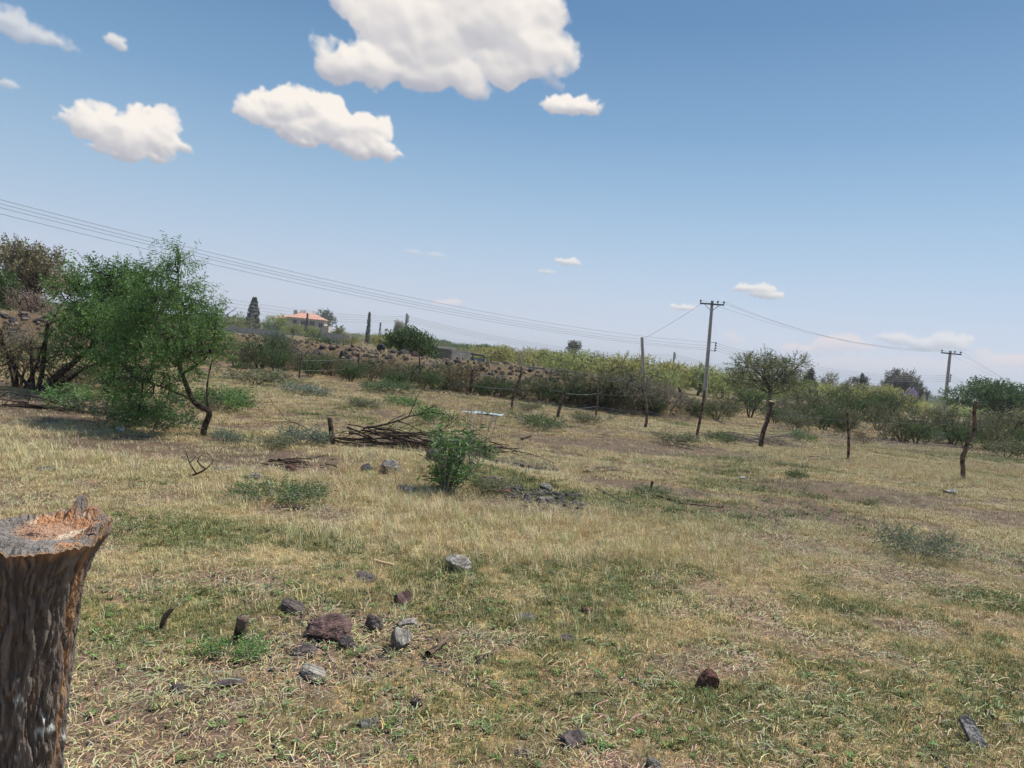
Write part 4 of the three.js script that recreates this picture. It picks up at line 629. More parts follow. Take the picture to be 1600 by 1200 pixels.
const RM = { grey: rockMat(0.42, 0.41, 0.38), pale: rockMat(0.62, 0.60, 0.54), purple: rockMat(0.20, 0.165, 0.165), red: rockMat(0.22, 0.135, 0.125), dark: rockMat(0.11, 0.105, 0.115), tan: rockMat(0.46, 0.37, 0.28), brick: rockMat(0.25, 0.115, 0.085), slate: rockMat(0.24, 0.24, 0.25) };
function rock(px, py, wpx, hpx, m, v, label, o = {}) {
  const b = onGround(px, py), s = -b.z / FOCAL, w = wpx * s / 2 * 1.22, h = hpx * s / 2 * 1.22, k = mesh(o.name || 'rock', stones[v % 6], RM[m]);
  k.scale.set(w, h, w * (o.deep || 0.8)); k.rotation.set(o.rx || 0, o.turn ?? v * 1.3, o.rz || 0); k.position.set(b.x, b.y + h * (o.lift ?? 0.42), b.z); return top(k, o.name || 'rock', label, 'rock', o.group);
}
rock(720, 892, 46, 26, 'grey', 0, 'speckled grey rock lying alone in the grass', { rz: -0.25 }); rock(630, 942, 30, 28, 'red', 1, 'small pointed dark red rock standing upright'); rock(460, 954, 44, 22, 'purple', 2, 'flat topped purple grey rock among dry stems', { rz: 0.2 });
rock(522, 994, 72, 38, 'red', 3, 'big reddish brown rock with a notched top', { lift: 0.5 }); rock(587, 980, 34, 28, 'purple', 4, 'round purple rock beside the big notched rock'); rock(637, 979, 26, 18, 'pale', 5, 'whitish lump of stone behind the tilted slab');
rock(626, 1010, 46, 40, 'grey', 1, 'tilted grey slab of stone with a dark hollow under it', { rz: -0.5, deep: 0.55 }); rock(543, 1014, 26, 24, 'purple', 0, 'small purple rock in front of the big notched rock'); rock(491, 1057, 44, 24, 'pale', 2, 'pale grey angular rock half sunk in grass');
rock(478, 1020, 44, 18, 'purple', 3, 'low purple rock partly hidden by straw', { lift: 0.25 }); rock(574, 903, 40, 14, 'purple', 4, 'thin flat purple stone flush with the grass', { lift: 0.25 }); rock(1103, 1076, 34, 42, 'brick', 5, 'rusty red brick coloured stone set on edge', { rz: 0.5, deep: 0.5, lift: 0.4 });
rock(893, 1160, 44, 26, 'purple', 1, 'brown purple stone in a nest of straw'); rock(1022, 1198, 28, 18, 'grey', 4, 'grey stone tip showing at the edge of bare soil', { lift: 0.5 }); rock(651, 1100, 22, 14, 'purple', 2, 'small dark pebble in green weeds', { lift: 0.3 });
rock(825, 966, 34, 9, 'slate', 3, 'blue grey flat stone sunk level with the turf', { lift: 0.2 }); rock(890, 1000, 26, 10, 'purple', 0, 'small brown stone sunk beside pale stems', { lift: 0.25 }); rock(918, 956, 18, 10, 'brick', 2, 'small rust coloured clod on the open turf'); rock(360, 1070, 40, 16, 'purple', 5, 'flat dark stone beneath dry grass', { lift: 0.2 });
rock(282, 1078, 30, 14, 'purple', 4, 'purple stone lying in bare litter', { lift: 0.3 }); rock(575, 1130, 30, 10, 'slate', 1, 'thin dark stone sunk in weeds', { lift: 0.2 }); rock(820, 1178, 30, 10, 'purple', 3, 'small sunken brown stone beside straw', { lift: 0.2 });
rock(612, 738, 30, 22, 'grey', 0, 'squared grey block of old masonry in tall straw', { lift: 0.5 }); rock(682, 720, 34, 24, 'purple', 2, 'rounded grey purple boulder behind the upright weed'); rock(574, 736, 18, 14, 'slate', 3, 'dark stone beside the grey masonry block'); rock(394, 750, 24, 12, 'purple', 5, 'small stone above the low dark green shrub'); rock(348, 735, 26, 10, 'slate', 1, 'flat dark stone near the small dead branch', { lift: 0.3 });
rock(640, 765, 40, 10, 'slate', 4, 'long flat stone sunk in tall straw', { lift: 0.3 }); rock(770, 758, 34, 16, 'purple', 0, 'dark rock on the spoil heap'); rock(855, 766, 26, 12, 'grey', 3, 'pale slab tipped up out of the turf', { rz: 0.3, deep: 0.6 }); rock(785, 772, 26, 12, 'brick', 5, 'reddish stone at the foot of the spoil heap'); rock(850, 780, 30, 8, 'grey', 1, 'thin grey stone beside the tipped up slab', { lift: 0.3 });
rock(455, 735, 20, 12, 'brick', 2, 'reddish sawn log end among weeds'); rock(940, 853, 14, 8, 'slate', 4, 'little grey stone in the dry tall grass'); rock(400, 745, 18, 8, 'grey', 0, 'little pale stone above the dark shrub'); rock(75, 735, 26, 8, 'slate', 3, 'dark clod on the turf behind the foreground post'); rock(1485, 772, 20, 8, 'pale', 5, 'bleached white chunk on the dry ground', { lift: 0.4, rz: -0.3 });
// rubble on the crest of the bank
{
  const r = random(93), spots = [[594, 547, 17, 15, 'dark'], [630, 554, 16, 13, 'dark'], [668, 558, 20, 14, 'purple'], [690, 562, 18, 11, 'dark'], [648, 556, 12, 10, 'red'], [615, 551, 12, 9, 'purple'], [712, 566, 10, 7, 'dark'], [700, 570, 12, 8, 'dark'], [840, 577, 26, 13, 'dark'], [830, 580, 14, 8, 'dark'], [914, 586, 10, 6, 'dark'], [535, 556, 12, 12, 'dark'], [520, 546, 14, 7, 'red'], [505, 543, 12, 7, 'purple'], [550, 547, 12, 7, 'red'], [575, 549, 12, 7, 'tan'], [465, 548, 10, 8, 'dark'], [480, 552, 9, 8, 'tan'], [445, 580, 12, 8, 'dark'], [60, 503, 16, 9, 'dark'], [20, 500, 14, 8, 'dark'], [40, 492, 14, 8, 'tan'], [12, 510, 12, 8, 'dark'], [75, 508, 10, 9, 'tan'], [5, 492, 14, 9, 'tan'], [90, 500, 10, 7, 'purple']];
  for (let k = 0; k < 46; k++) { const px = between(r, 470, 960), q = (px - 470) / 490; spots.push([px, mix(548, 592, q) + between(r, -1, 14), between(r, 6, 11), between(r, 5, 8), ['dark', 'tan', 'purple', 'tan', 'red'][Math.floor(r() * 5)]]); }
  for (let k = 0; k < 24; k++) spots.push([between(r, 0, 110), between(r, 494, 528), between(r, 7, 12), between(r, 5, 8), ['dark', 'tan', 'purple', 'tan'][Math.floor(r() * 4)]]);
  const tone = { dark: 'blackish', purple: 'purple grey', red: 'reddish', tan: 'tan' };
  for (const [px, py, w, h, m] of spots) {
    const b = onGround(px, py); if (-b.z > 46) continue; const s = -b.z / FOCAL, k = mesh('bank_stone', smallStones[Math.floor(r() * 3)], RM[m]); k.scale.set(w * s / 2, h * s / 2, w * s / 2 * 0.9); k.rotation.set(0, r() * 6, (r() - 0.5) * 0.5); k.position.set(b.x, b.y + h * s * 0.2, b.z);
    top(k, 'bank_stone', w > 15 ? `large ${tone[m]} boulder on the rubble bank` : `${tone[m]} stone on the rubble bank`, 'stone', (w > 15 ? 'large ' : '') + tone[m] + ' stones on the bank');
  }
  const im = new THREE.InstancedMesh(smallStones[0], RM.tan, 3000), m4 = new THREE.Matrix4(), q = new THREE.Quaternion(), e = new THREE.Euler(), col = new THREE.Color(); let n = 0;
  while (n < 3000) {
    let x, d; if (n < 1500) { const t = r() * (RIDGE.length - 1), i = Math.floor(t), f = t - i; x = mix(RIDGE[i][0], RIDGE[i + 1][0], f) + (r() - 0.5) * 5; d = mix(RIDGE[i][1], RIDGE[i + 1][1], f) + (r() - 0.7) * 5; } else if (n < 2200) { const b = [onGround(800, 725), onGround(1400, 690), onGround(690, 612), onGround(850, 780)][n % 4], w = [0.5, 2.4, 0.9, 0.35][n % 4]; x = b.x + (r() - 0.5) * 2 * w * 1.3; d = -b.z + (r() - 0.5) * 2 * w; } else if (n < 2600) { const b = onGround(between(r, 420, 760), between(r, 900, 1070)); x = b.x; d = -b.z; } else { d = between(r, 2, 14); x = (r() * 2 - 1) * d * 0.75; }
    const s = n < 1500 ? between(r, 0.04, 0.13) : n < 2200 ? between(r, 0.012, 0.05) : between(r, 0.005, 0.016), c = between(r, 0.5, 1.3);
    e.set(r() * 6, r() * 6, r() * 6); im.setMatrixAt(n, m4.compose(V(x, ground(x, -d) + s * 0.2, -d), q.setFromEuler(e), V(s, s * 0.7, s))); im.setColorAt(n, n >= 1500 ? col.setRGB(c * 0.75, c * 0.85, c * 1.15) : col.setRGB(c, c, c)); n++;
  }
  im.castShadow = im.receiveShadow = true; top(im, 'rubble', 'small loose rubble and gravel scattered on the ground', 'rubble', null, 'stuff');
}

// ---------------------------------------------------------------- far house, walls and garden trees
function slab(name, label, category, px0, py0, d0, px1, py1, d1, h, thick, m, o = {}) {
  const a = atDepth(px0, py0, d0), b = atDepth(px1, py1, d1), L = Math.hypot(b.x - a.x, b.z - a.z), g = new THREE.Group(), n = Math.max(2, Math.round(L / (o.step || 2.5))), yaw = Math.atan2(-(b.z - a.z), b.x - a.x), r = random(px0);
  g.position.set((a.x + b.x) / 2, 0, (a.z + b.z) / 2); g.rotation.y = yaw;
  for (let k = 0; k < n; k++) { const t = (k + 0.5) / n, y = mix(a.y, b.y, t), S = new Shape(), hh = h + (r() - 0.5) * (o.rough || 0.02); S.box(0, -0.8, 0, L / n - 0.012, hh + 1.6, thick); const p = mesh('panel', S.geometry(), m, g); p.position.set((t - 0.5) * L, y - hh / 2, (r() - 0.5) * 0.015); if (o.coping) { const Cc = new Shape(); Cc.box(0, hh / 2 + 0.05, 0, L / n - 0.02, 0.08, thick + 0.1); mesh('coping', Cc.geometry(), M.wallWhite, p); } }
  return top(g, name, label, category);
}
slab('road_wall', 'long low weathered concrete wall along the road on the bank', 'wall', 765, 565, 46, 922, 583, 36, 0.6, 0.25, M.wallGrey, { rough: 0.1 });
slab('water_trough', 'grey rendered trough wall beside the round tree', 'wall', 676, 541, 41, 721, 552, 39, 0.7, 1.2, M.wallWhite, { coping: 1 });
slab('parapet', 'bluish painted parapet under a black rail', 'wall', 722, 556, 41, 758, 561, 40.5, 0.5, 0.3, M.wallBlue);
{ const g = new THREE.Group(), a = atDepth(721, 550, 40.8), b = atDepth(757, 556, 40.3), S = new Shape(); S.tube([a, b], [0.05, 0.05], 6); mesh('rail', S.geometry(), M.metal, g); for (const t of [0, 0.5, 1]) { const p = a.clone().lerp(b, t), T = new Shape(); T.tube([p, p.clone().add(V(0, -0.6, 0))], [0.035, 0.035], 5); mesh('rail_post', T.geometry(), M.metal, g); } top(g, 'railing', 'black metal rail on the bluish parapet', 'railing'); }
slab('boundary_wall', 'pale garden wall in front of the tall dark conifer', 'wall', 330, 508, 118, 447, 517, 118, 0.9, 0.3, M.wallWhite);
slab('boundary_wall', 'white garden wall beside the red roofed house', 'wall', 503, 518, 125, 548, 525, 120, 0.9, 0.3, M.wallWhite);
{
  const g = new THREE.Group(), p = atDepth(470, 521, 200); g.position.copy(p); g.rotation.y = 0.12;
  const wall = (x, y, z, w, h, d) => { const S = new Shape(); S.box(0, 0, 0, w, h, d); const m = mesh('wall', S.geometry(), M.render, g); m.position.set(x, y, z); return m; };
  wall(1.6, 1.0, 0, 9.4, 6.0, 7); wall(-4.6, 0.7, 0.6, 3.0, 5.4, 6); wall(6.9, 0.3, 1.0, 1.2, 4.6, 5);
  const roof = (x, y, z, w, d, h, o) => { const S = new Shape(), X = w / 2, Z = d / 2, rg = Math.max(0, X - Z * 0.9), A = S.vert(-X, 0, Z), B = S.vert(X, 0, Z), Cc = S.vert(X, 0, -Z), D = S.vert(-X, 0, -Z), E = S.vert(-rg, h, 0), F = S.vert(rg, h, 0); S.quad(A, B, F, E); S.quad(Cc, D, E, F); S.tri(B, Cc, F); S.tri(D, A, E); S.quad(D, Cc, B, A); const m = mesh('roof', S.geometry(true), M.tile, g); m.position.set(x, y, z); for (let k = 0; k < Math.round(w / 0.55); k++) { const T = new Shape(), tx = -X + 0.3 + k * 0.55, e = Math.abs(tx) > rg ? (X - Math.abs(tx)) / (X - rg) : 1; T.tube([V(tx, 0.06, Z), V(tx, 0.06 + h * e, Z * (1 - e))], [0.09, 0.09], 5); mesh('tile_row', T.geometry(), M.tile, m); } return m; };
  const rf = roof(1.6, 4.0, 0, 10.4, 8, 1.5); roof(-4.6, 3.4, 0.6, 3.8, 7, 1.1); const ch = new Shape(); ch.box(0, 0, 0, 0.9, 1.5, 0.9); const cm = mesh('chimney', ch.geometry(), M.wallWhite, rf); cm.position.set(-3.2, 1.2, 1);
  for (const [x, y, w, h] of [[-1.2, 2.9, 0.9, 1.0], [0.9, 2.8, 1.1, 1.1], [3.2, 2.8, 1.1, 1.1], [5.4, 2.6, 0.9, 1.1], [-1.4, 0.6, 1.0, 1.2], [1.6, 0.5, 1.3, 1.9], [5.0, 0.5, 1.4, 1.9]]) { const S = new Shape(); S.box(0, 0, 0, w, h, 0.1); const wn = mesh('window', S.geometry(), M.glass, g); wn.position.set(x, y, 3.53); const T = new Shape(); for (const s of [-1, 1]) { T.box(s * (w / 2 + 0.05), 0, 0.04, 0.1, h + 0.2, 0.1); T.box(0, s * (h / 2 + 0.05), 0.043, w, 0.1, 0.1); } T.box(0, 0, 0.045, 0.06, h, 0.06); mesh('frame', T.geometry(), M.wallWhite, wn); }
  top(g, 'house', 'pale house with a red tiled roof among garden trees', 'house');
}
function conifer(seed, h, w, colours, o = {}) {
  const r = random(seed), W = new Shape(), L = new Shape(), n = o.n || 1500; W.tube([V(0, -0.3, 0), V(0, h * 0.5, 0), V(0, h * 0.96, 0)], [0.018 * h, 0.012 * h, 0.003 * h], 7);
  for (let k = 0; k < n; k++) {
    const tier = o.tiers ? Math.floor(r() * o.tiers) / o.tiers + 0.03 * (r() - 0.5) : r(), t = clamp(tier), y = h * ((o.low || 0.06) + (1 - (o.low || 0.06)) * t), lim = w * Math.pow(1 - t, o.pow || 0.9) * (0.8 + 0.4 * noise2(t * 14, seed, 5)) + 0.02 * w, q = lim * Math.pow(r(), 0.45), a = r() * 6.283, k2 = between(r, 0.65, 1.3), ca = colours[Math.floor(r() * colours.length)], l = (o.leaf || 0.06) * h * between(r, 0.6, 1.2);
    const d = V(Math.cos(a), o.droop ?? -0.15, Math.sin(a)).add(jitter(r, 0.7)).normalize(), s = V(r() - 0.5, r() - 0.5, r() - 0.5).cross(d).normalize();
    L.leaf(Math.cos(a) * q, y - (o.sag ?? 0.05) * q, Math.sin(a) * q, d.x, d.y, d.z, s.x, s.y, s.z, l, l * 0.3, ca.map((v) => v * k2));
  }
  return { wood: W.geometry(), leaves: L.geometry(), material: M.darkBark };
}
function palm(seed, h, f, colours) {
  const r = random(seed), W = new Shape(), L = new Shape(); W.tube([V(0, -0.3, 0), V(0.04 * h, h * 0.5, 0), V(0.03 * h, h, 0)], [0.2, 0.16, 0.15], 8);
  for (let k = 0; k < 26; k++) { const a = k * 2.4, e = mix(1.2, -0.7, k / 26); for (let j = 0; j < 14; j++) { const t = j / 13, q = f * t * Math.cos(e) * 0.95, y = h + f * (t * Math.sin(e) - 0.45 * t * t); for (const s of [-1, 1]) { const c = colours[k % colours.length].map((v) => v * between(r, 0.7, 1.25)); L.leaf(0.03 * h + Math.cos(a) * q, y, Math.sin(a) * q, -Math.sin(a) * s * 0.8 + Math.cos(a) * 0.5, -0.35, Math.cos(a) * s * 0.8 + Math.sin(a) * 0.5, 0, 0.2, 0, f * 0.3 * (1 - 0.5 * t), f * 0.12, c); } } }
  return { wood: W.geometry(), leaves: L.geometry(), material: M.bark };
}
function far(name, label, parts, px, py, depth, o = {}) {      // foot on the ground, top where the photograph shows it
  const b = atDepth(px, py, depth), box = new THREE.Box3().setFromBufferAttribute(parts.leaves.attributes.position), H = parts.h || box.max.y, h = box.max.y; return plant(name, label, o.stem ? 'bush' : 'tree', o.group, parts, b.x, b.z, { sink: 0.1, sy: (b.y + H - ground(b.x, b.z) + 0.1) / h, ...o });
}
const at = (px, d) => px * d / FOCAL;
far('conifer', 'tall dark tiered conifer at the garden wall', conifer(601, at(50, 150), at(14, 150), [[0.10, 0.11, 0.075], [0.13, 0.14, 0.10]], { tiers: 26, n: 2800, droop: -0.35 }), 394, 513, 150);
const cyp = [[0.045, 0.06, 0.035], [0.06, 0.075, 0.04]];
far('cypress', 'tallest slim dark cypress standing clear of the house', conifer(611, at(42, 150), at(3.6, 150), cyp, { n: 900, droop: 0.9, pow: 0.7, leaf: 0.05 }), 574, 530, 150); far('cypress', 'short slim cypress beside the tallest one', conifer(612, at(20, 160), at(2.6, 160), cyp, { n: 500, droop: 0.9, pow: 0.7 }), 593, 524, 160); far('cypress', 'thin cypress in front of the house wall', conifer(613, at(32, 150), at(2.6, 150), cyp, { n: 600, droop: 0.9, pow: 0.8 }), 478, 522, 150); far('cypress', 'dark cypress rising above the hedge near the eucalyptus', conifer(614, at(42, 110), at(5.5, 110), cyp, { n: 900, droop: 0.9, pow: 0.55 }), 1343, 626, 110);
far('garden_tree', 'bright green garden tree left of the house', crownTree(621, C.lime, { h: at(34, 140), w: at(22, 140), low: 0.3 }), 430, 522, 140); far('garden_tree', 'big dark green tree behind the house', crownTree(622, [[0.08, 0.12, 0.055], [0.10, 0.14, 0.07]], { h: at(42, 220), w: at(22, 220), sprays: 700, gaps: 0.12, low: 0.25, lobes: 14 }), 503, 522, 220); far('garden_tree', 'pinkish bare crowned tree behind the red roof', crownTree(623, C.pink, { h: at(38, 240), w: at(18, 240), sprays: 300, gaps: 0.35 }), 470, 520, 240);
far('garden_tree', 'leafy green tree hiding the lower house wall', crownTree(646, C.lime, { h: at(20, 130), w: at(18, 130), low: 0.2 }), 488, 527, 130); far('garden_tree', 'rounded tree at the corner of the house', crownTree(647, C.green, { h: at(22, 135), w: at(14, 135), low: 0.2 }), 440, 524, 135);
far('palm_tree', 'yellowish feather palm right of the house', palm(631, at(12, 140), at(14, 140), [[0.20, 0.22, 0.06], [0.26, 0.25, 0.08]]), 529, 526, 140); far('palm_tree', 'drooping palm rising out of the yellow trees', palm(632, at(34, 115), at(13, 115), [[0.18, 0.20, 0.06], [0.22, 0.22, 0.08]]), 1029, 606, 115); far('palm_tree', 'fan palm alone against the pale sky', palm(633, at(24, 150), at(8, 150), [[0.07, 0.08, 0.045], [0.10, 0.10, 0.06]]), 1446, 637, 150); far('palm_tree', 'slim palm behind the eucalyptus', palm(634, at(34, 150), at(7, 150), [[0.07, 0.08, 0.05]]), 1432, 637, 150);
far('yellow_bush', 'yellow flowering bush below the white garden wall', crownTree(641, [[0.34, 0.31, 0.05], [0.25, 0.26, 0.06]], { h: at(18, 100), w: at(26, 100), low: 0.15 }), 548, 542, 100); far('garden_tree', 'pale yellow tree beside the round dark green tree', crownTree(642, C.yellow, { h: at(30, 95), w: at(24, 95), low: 0.2 }), 596, 545, 95); far('garden_tree', 'grey green tree behind the round dark green tree', crownTree(643, C.pale, { h: at(42, 170), w: at(12, 170) }), 621, 540, 170); far('garden_tree', 'yellow green tree in front of the pale house wall', crownTree(644, C.lime, { h: at(26, 110), w: at(24, 110), low: 0.2 }), 456, 530, 110); far('garden_tree', 'low green trees beyond the tall conifer', crownTree(645, C.yellow, { h: at(20, 160), w: at(24, 160), low: 0.2 }), 372, 516, 160);
far('plume_tree', 'grey feathery casuarina above the lime green trees', crownTree(651, [[0.12, 0.125, 0.085], [0.15, 0.15, 0.11]], { h: at(48, 130), w: at(16, 130), lobes: 9, gaps: 0.36, low: 0.45 }), 897, 578, 130); far('plume_tree', 'dark narrow pine behind the spreading tree', crownTree(652, [[0.09, 0.095, 0.06]], { h: at(56, 100), w: at(14, 100), lobes: 9, gaps: 0.3 }), 1262, 628, 100); far('plume_tree', 'thin pale leafless tree between pine and cypress', crownTree(653, C.pale, { h: at(48, 120), w: at(24, 120), gaps: 0.42, sprays: 380, fine: 1 }), 1296, 626, 120); far('plume_tree', 'grey bushy tree next to the leafless tree', crownTree(654, C.pale, { h: at(36, 110), w: at(12, 110) }), 1320, 628, 110);
far('eucalyptus', 'tallest grey olive eucalyptus above the hedge', crownTree(661, [[0.16, 0.15, 0.10], [0.13, 0.13, 0.085], [0.19, 0.165, 0.11]], { h: at(64, 140), w: at(24, 140), sprays: 620, lobes: 15, gaps: 0.32, low: 0.35 }), 1408, 636, 140); far('eucalyptus', 'olive eucalyptus leaning beside the tallest one', crownTree(662, [[0.15, 0.14, 0.09], [0.12, 0.12, 0.08]], { h: at(62, 145), w: at(16, 145), lobes: 10, gaps: 0.34, low: 0.35 }), 1385, 634, 145); far('eucalyptus', 'shorter eucalyptus on the palm side of the tallest one', crownTree(663, [[0.15, 0.15, 0.09], [0.12, 0.12, 0.08]], { h: at(46, 140), w: at(14, 140), lobes: 10, gaps: 0.34 }), 1430, 638, 140); far('eucalyptus', 'broken topped dark tree behind the dark cypress', crownTree(664, [[0.11, 0.11, 0.07]], { h: at(44, 130), w: at(18, 130), gaps: 0.38 }), 1340, 628, 130); far('jacaranda', 'violet flowering jacaranda in front of the eucalyptus', crownTree(665, C.violet, { h: at(32, 125), w: at(14, 125) }), 1418, 636, 125); far('plume_tree', 'low dark trees behind the thin dark power pole', crownTree(666, C.dark, { h: at(24, 160), w: at(20, 160) }), 1065, 596, 160);
far('brown_tree', 'tall brownish olive tree behind the bank', crownTree(671, [[0.26, 0.235, 0.11], [0.21, 0.21, 0.10], [0.31, 0.255, 0.12]], { h: at(152, 48), w: at(74, 48), sprays: 1300, leaf: 0.02, leaves: 12, lobes: 16, gaps: 0.24, low: 0.3 }), 45, 522, 48); far('dark_tree', 'dark green tree crown in front of the brownish olive tree', crownTree(672, C.green, { h: at(110, 36), w: at(42, 36), sprays: 800, gaps: 0.15, low: 0.3 }), -22, 520, 36); far('pink_bush', 'dry pinkish bush on the bank under the brownish olive tree', thicket(673, C.pink, { sprays: 360, h: at(60, 34), w: at(40, 34), leaf: 0.06, gaps: 0.2, fine: 1 }), 50, 508, 34, { stem: 'stem' });

// ---------------------------------------------------------------- dead wood
function branchy(r, from, dir, len, r0, W, depth = 0) {
  const pts = [from.clone()], d = dir.clone(); for (let k = 1; k <= 6; k++) { d.add(jitter(r, 0.34)); d.y -= 0.05; d.normalize(); const p = pts[k - 1].clone().addScaledVector(d, len / 6); p.y = Math.max(p.y, 0.01); pts.push(p); if (depth < 2 && k > 1 && r() < 0.55) branchy(r, p, d.clone().add(jitter(r, 1.5)).normalize(), len * between(r, 0.25, 0.5), r0 * 0.5, W, depth + 1); }
  W.tube(pts, pts.map((_, i) => r0 * mix(1, 0.3, i / 6)), depth ? 4 : 6, null, false);
}
function brushPile(label, px, py, width, height, deep, n, r0, m, seed, group) {
  const b = onGround(px, py), g = new THREE.Group(), r = random(seed); g.position.set(b.x, b.y - 0.01, b.z);
  for (let k = 0; k < n; k++) { const W = new Shape(), s = r() < 0.72 ? 1 : -1, f = V((r() * 0.95 - 0.5) * width * (s > 0 ? 0.8 : -0.6), between(r, 0.02, height * 0.75), (r() - 0.5) * deep); branchy(r, f, V(s, between(r, -0.12, 0.17), (r() - 0.5) * 0.6).normalize(), width * between(r, 0.25, 0.55), r0 * between(r, 0.45, 1.15), W); mesh('branch', W.geometry(), m, g); }
  return top(g, 'brush_pile', label, 'brush pile', group);
}
brushPile('big pile of long bare dark branches', 615, 702, 2.3, 0.4, 0.8, 70, 0.017, M.darkBark, 701); brushPile('grey twiggy brush heap stretching between two fence posts', 1165, 692, 2.1, 0.36, 0.7, 46, 0.011, M.greyTwig, 702); brushPile('loose thin twigs lying at the thin straight post', 1292, 722, 1.3, 0.14, 0.4, 14, 0.008, M.greyTwig, 703); brushPile('small heap of grey twigs on the open pasture', 938, 738, 0.6, 0.16, 0.3, 12, 0.006, M.greyTwig, 704); brushPile('dark twigs on the ground beyond the broad mesquite shade', 70, 640, 2.0, 0.10, 0.5, 14, 0.016, M.darkBark, 705); brushPile('scatter of thin dark twigs round the spoil heap', 770, 712, 1.3, 0.22, 0.4, 16, 0.009, M.darkBark, 706); brushPile('few dark sticks beside the flat olive shrub', 1065, 700, 0.9, 0.1, 0.3, 8, 0.008, M.darkBark, 707); brushPile('dark twigs in weeds left of the brush pile', 470, 727, 1.2, 0.1, 0.4, 12, 0.010, M.darkBark, 708); brushPile('little tangle of twigs round the black stub', 1020, 778, 0.6, 0.06, 0.2, 9, 0.007, M.darkBark, 709);
function stick(label, path, rpx, m, o = {}) { const b = onGround(...path[0]), r = random(path[0][0] + 7), W = new Shape(), pts = path.map(([x, y], i) => o.up ? atDepth(x, y, -b.z).sub(b) : onGround(x, y).sub(b).add(V(0, rpx * -b.z / FOCAL * 0.8 + 0.01, 0))); if (o.up) pts[0].y -= 0.06; const c = curve(pts, 8), rad = rpx * -b.z / FOCAL; W.tube(c, c.map((_, i) => rad * mix(1, o.taper ?? 0.6, i / 8) * between(r, 0.9, 1.1)), 8); const g = new THREE.Group(); mesh('wood', W.geometry(), m, g); if (o.cut) { const T = new Shape(), d = c[8].clone().sub(c[7]).normalize(); T.tube([c[8], c[8].clone().addScaledVector(d, 0.004)], [rad * (o.taper ?? 0.6) * 0.95, rad * (o.taper ?? 0.6) * 0.9], 8); mesh('cut_end', T.geometry(), M.cutWood, g); } g.position.copy(b); return top(g, o.name || 'stick', label, 'stick'); }
stick('sawn upright stub standing in dark green weeds', [[373, 1003], [376, 985], [380, 964]], 9.5, M.deadWood, { up: 1, taper: 0.95, name: 'wood_stub' }); stick('curved grey stub poking out of the grass', [[252, 984], [256, 968], [262, 958], [271, 950]], 5, M.deadWood, { up: 1, taper: 0.7, name: 'wood_stub' }); stick('little black burnt stub with green weeds round it', [[1018, 768], [1018, 758], [1020, 752]], 2, M.darkBark, { up: 1, taper: 1.1, name: 'wood_stub' }); stick('thick cut stake standing at the butt end of the brush pile', [[522, 694], [518, 675], [515, 652]], 4, M.deadWood, { up: 1, taper: 0.95, cut: 1, name: 'wood_stub' }); stick('dark stake standing on the spoil heap', [[757, 716], [758, 706], [758, 696]], 3.2, M.darkBark, { up: 1, taper: 0.95, name: 'wood_stub' }); stick('second shorter dark stake on the spoil heap', [[764, 718], [765, 710], [766, 702]], 2.4, M.darkBark, { up: 1, taper: 0.9, name: 'wood_stub' });
stick('brown stick on bare soil below the tilted slab', [[742, 1036], [758, 1030], [774, 1022]], 4.2, M.bark); stick('grey stick along the edge of a green patch', [[900, 1090], [930, 1087], [956, 1092]], 3, M.bark); stick('pale split wood chip on the turf', [[584, 880], [598, 884], [614, 887]], 3, M.cutWood, { taper: 0.8 }); stick('fat weathered stick with a raised end near the dark soil', [[668, 1030], [684, 1018], [698, 1004]], 6, M.deadWood); stick('long dark stick on the open pasture', [[932, 766], [956, 778], [980, 790]], 1.6, M.darkBark); stick('thin pale stick on the open pasture right of the black stub', [[1060, 788], [1100, 792], [1130, 795]], 1.2, M.bark); stick('broken board below the low dark green shrub', [[442, 799], [460, 797], [478, 798]], 3, M.deadWood, { taper: 1 }); stick('fallen dark stick before the twig heap', [[910, 739], [930, 739], [950, 738]], 1.6, M.bark); stick('dark stick beyond the spoil heap', [[815, 688], [824, 685], [830, 684]], 2, M.darkBark); stick('brown stick lying beside the tipped slab', [[860, 755], [875, 753], [888, 752]], 1.8, M.bark);
{ // small dead branch standing on its twigs
  const b = onGround(290, 746), g = new THREE.Group(), W = new Shape(), s = -b.z / FOCAL, P = (x, y, o = 0) => V((x - 290) * s, (746 - y) * s, o); W.tube(curve([P(286, 747), P(308, 738), P(320, 730)], 6), [0.011, 0.011, 0.010, 0.010, 0.009, 0.009, 0.008], 5); W.tube(curve([P(306, 738), P(294, 722), P(287, 704)], 5), [0.008, 0.007, 0.006, 0.005, 0.004, 0.003], 5); W.tube(curve([P(320, 730), P(310, 718, 0.05), P(314, 708, 0.05), P(328, 710, 0.06)], 6), [0.008, 0.007, 0.006, 0.005, 0.004, 0.003, 0.002], 5); W.tube(curve([P(320, 730), P(328, 718, -0.05), P(318, 706, -0.05)], 5), [0.007, 0.006, 0.005, 0.004, 0.003, 0.002], 5); W.tube(curve([P(294, 722), P(302, 714), P(304, 706)], 4), [0.005, 0.004, 0.003, 0.002, 0.001], 4); g.position.copy(b); mesh('branch', W.geometry(), M.darkBark, g); top(g, 'dead_branch', 'small forked dead branch standing on the turf', 'branch');
}
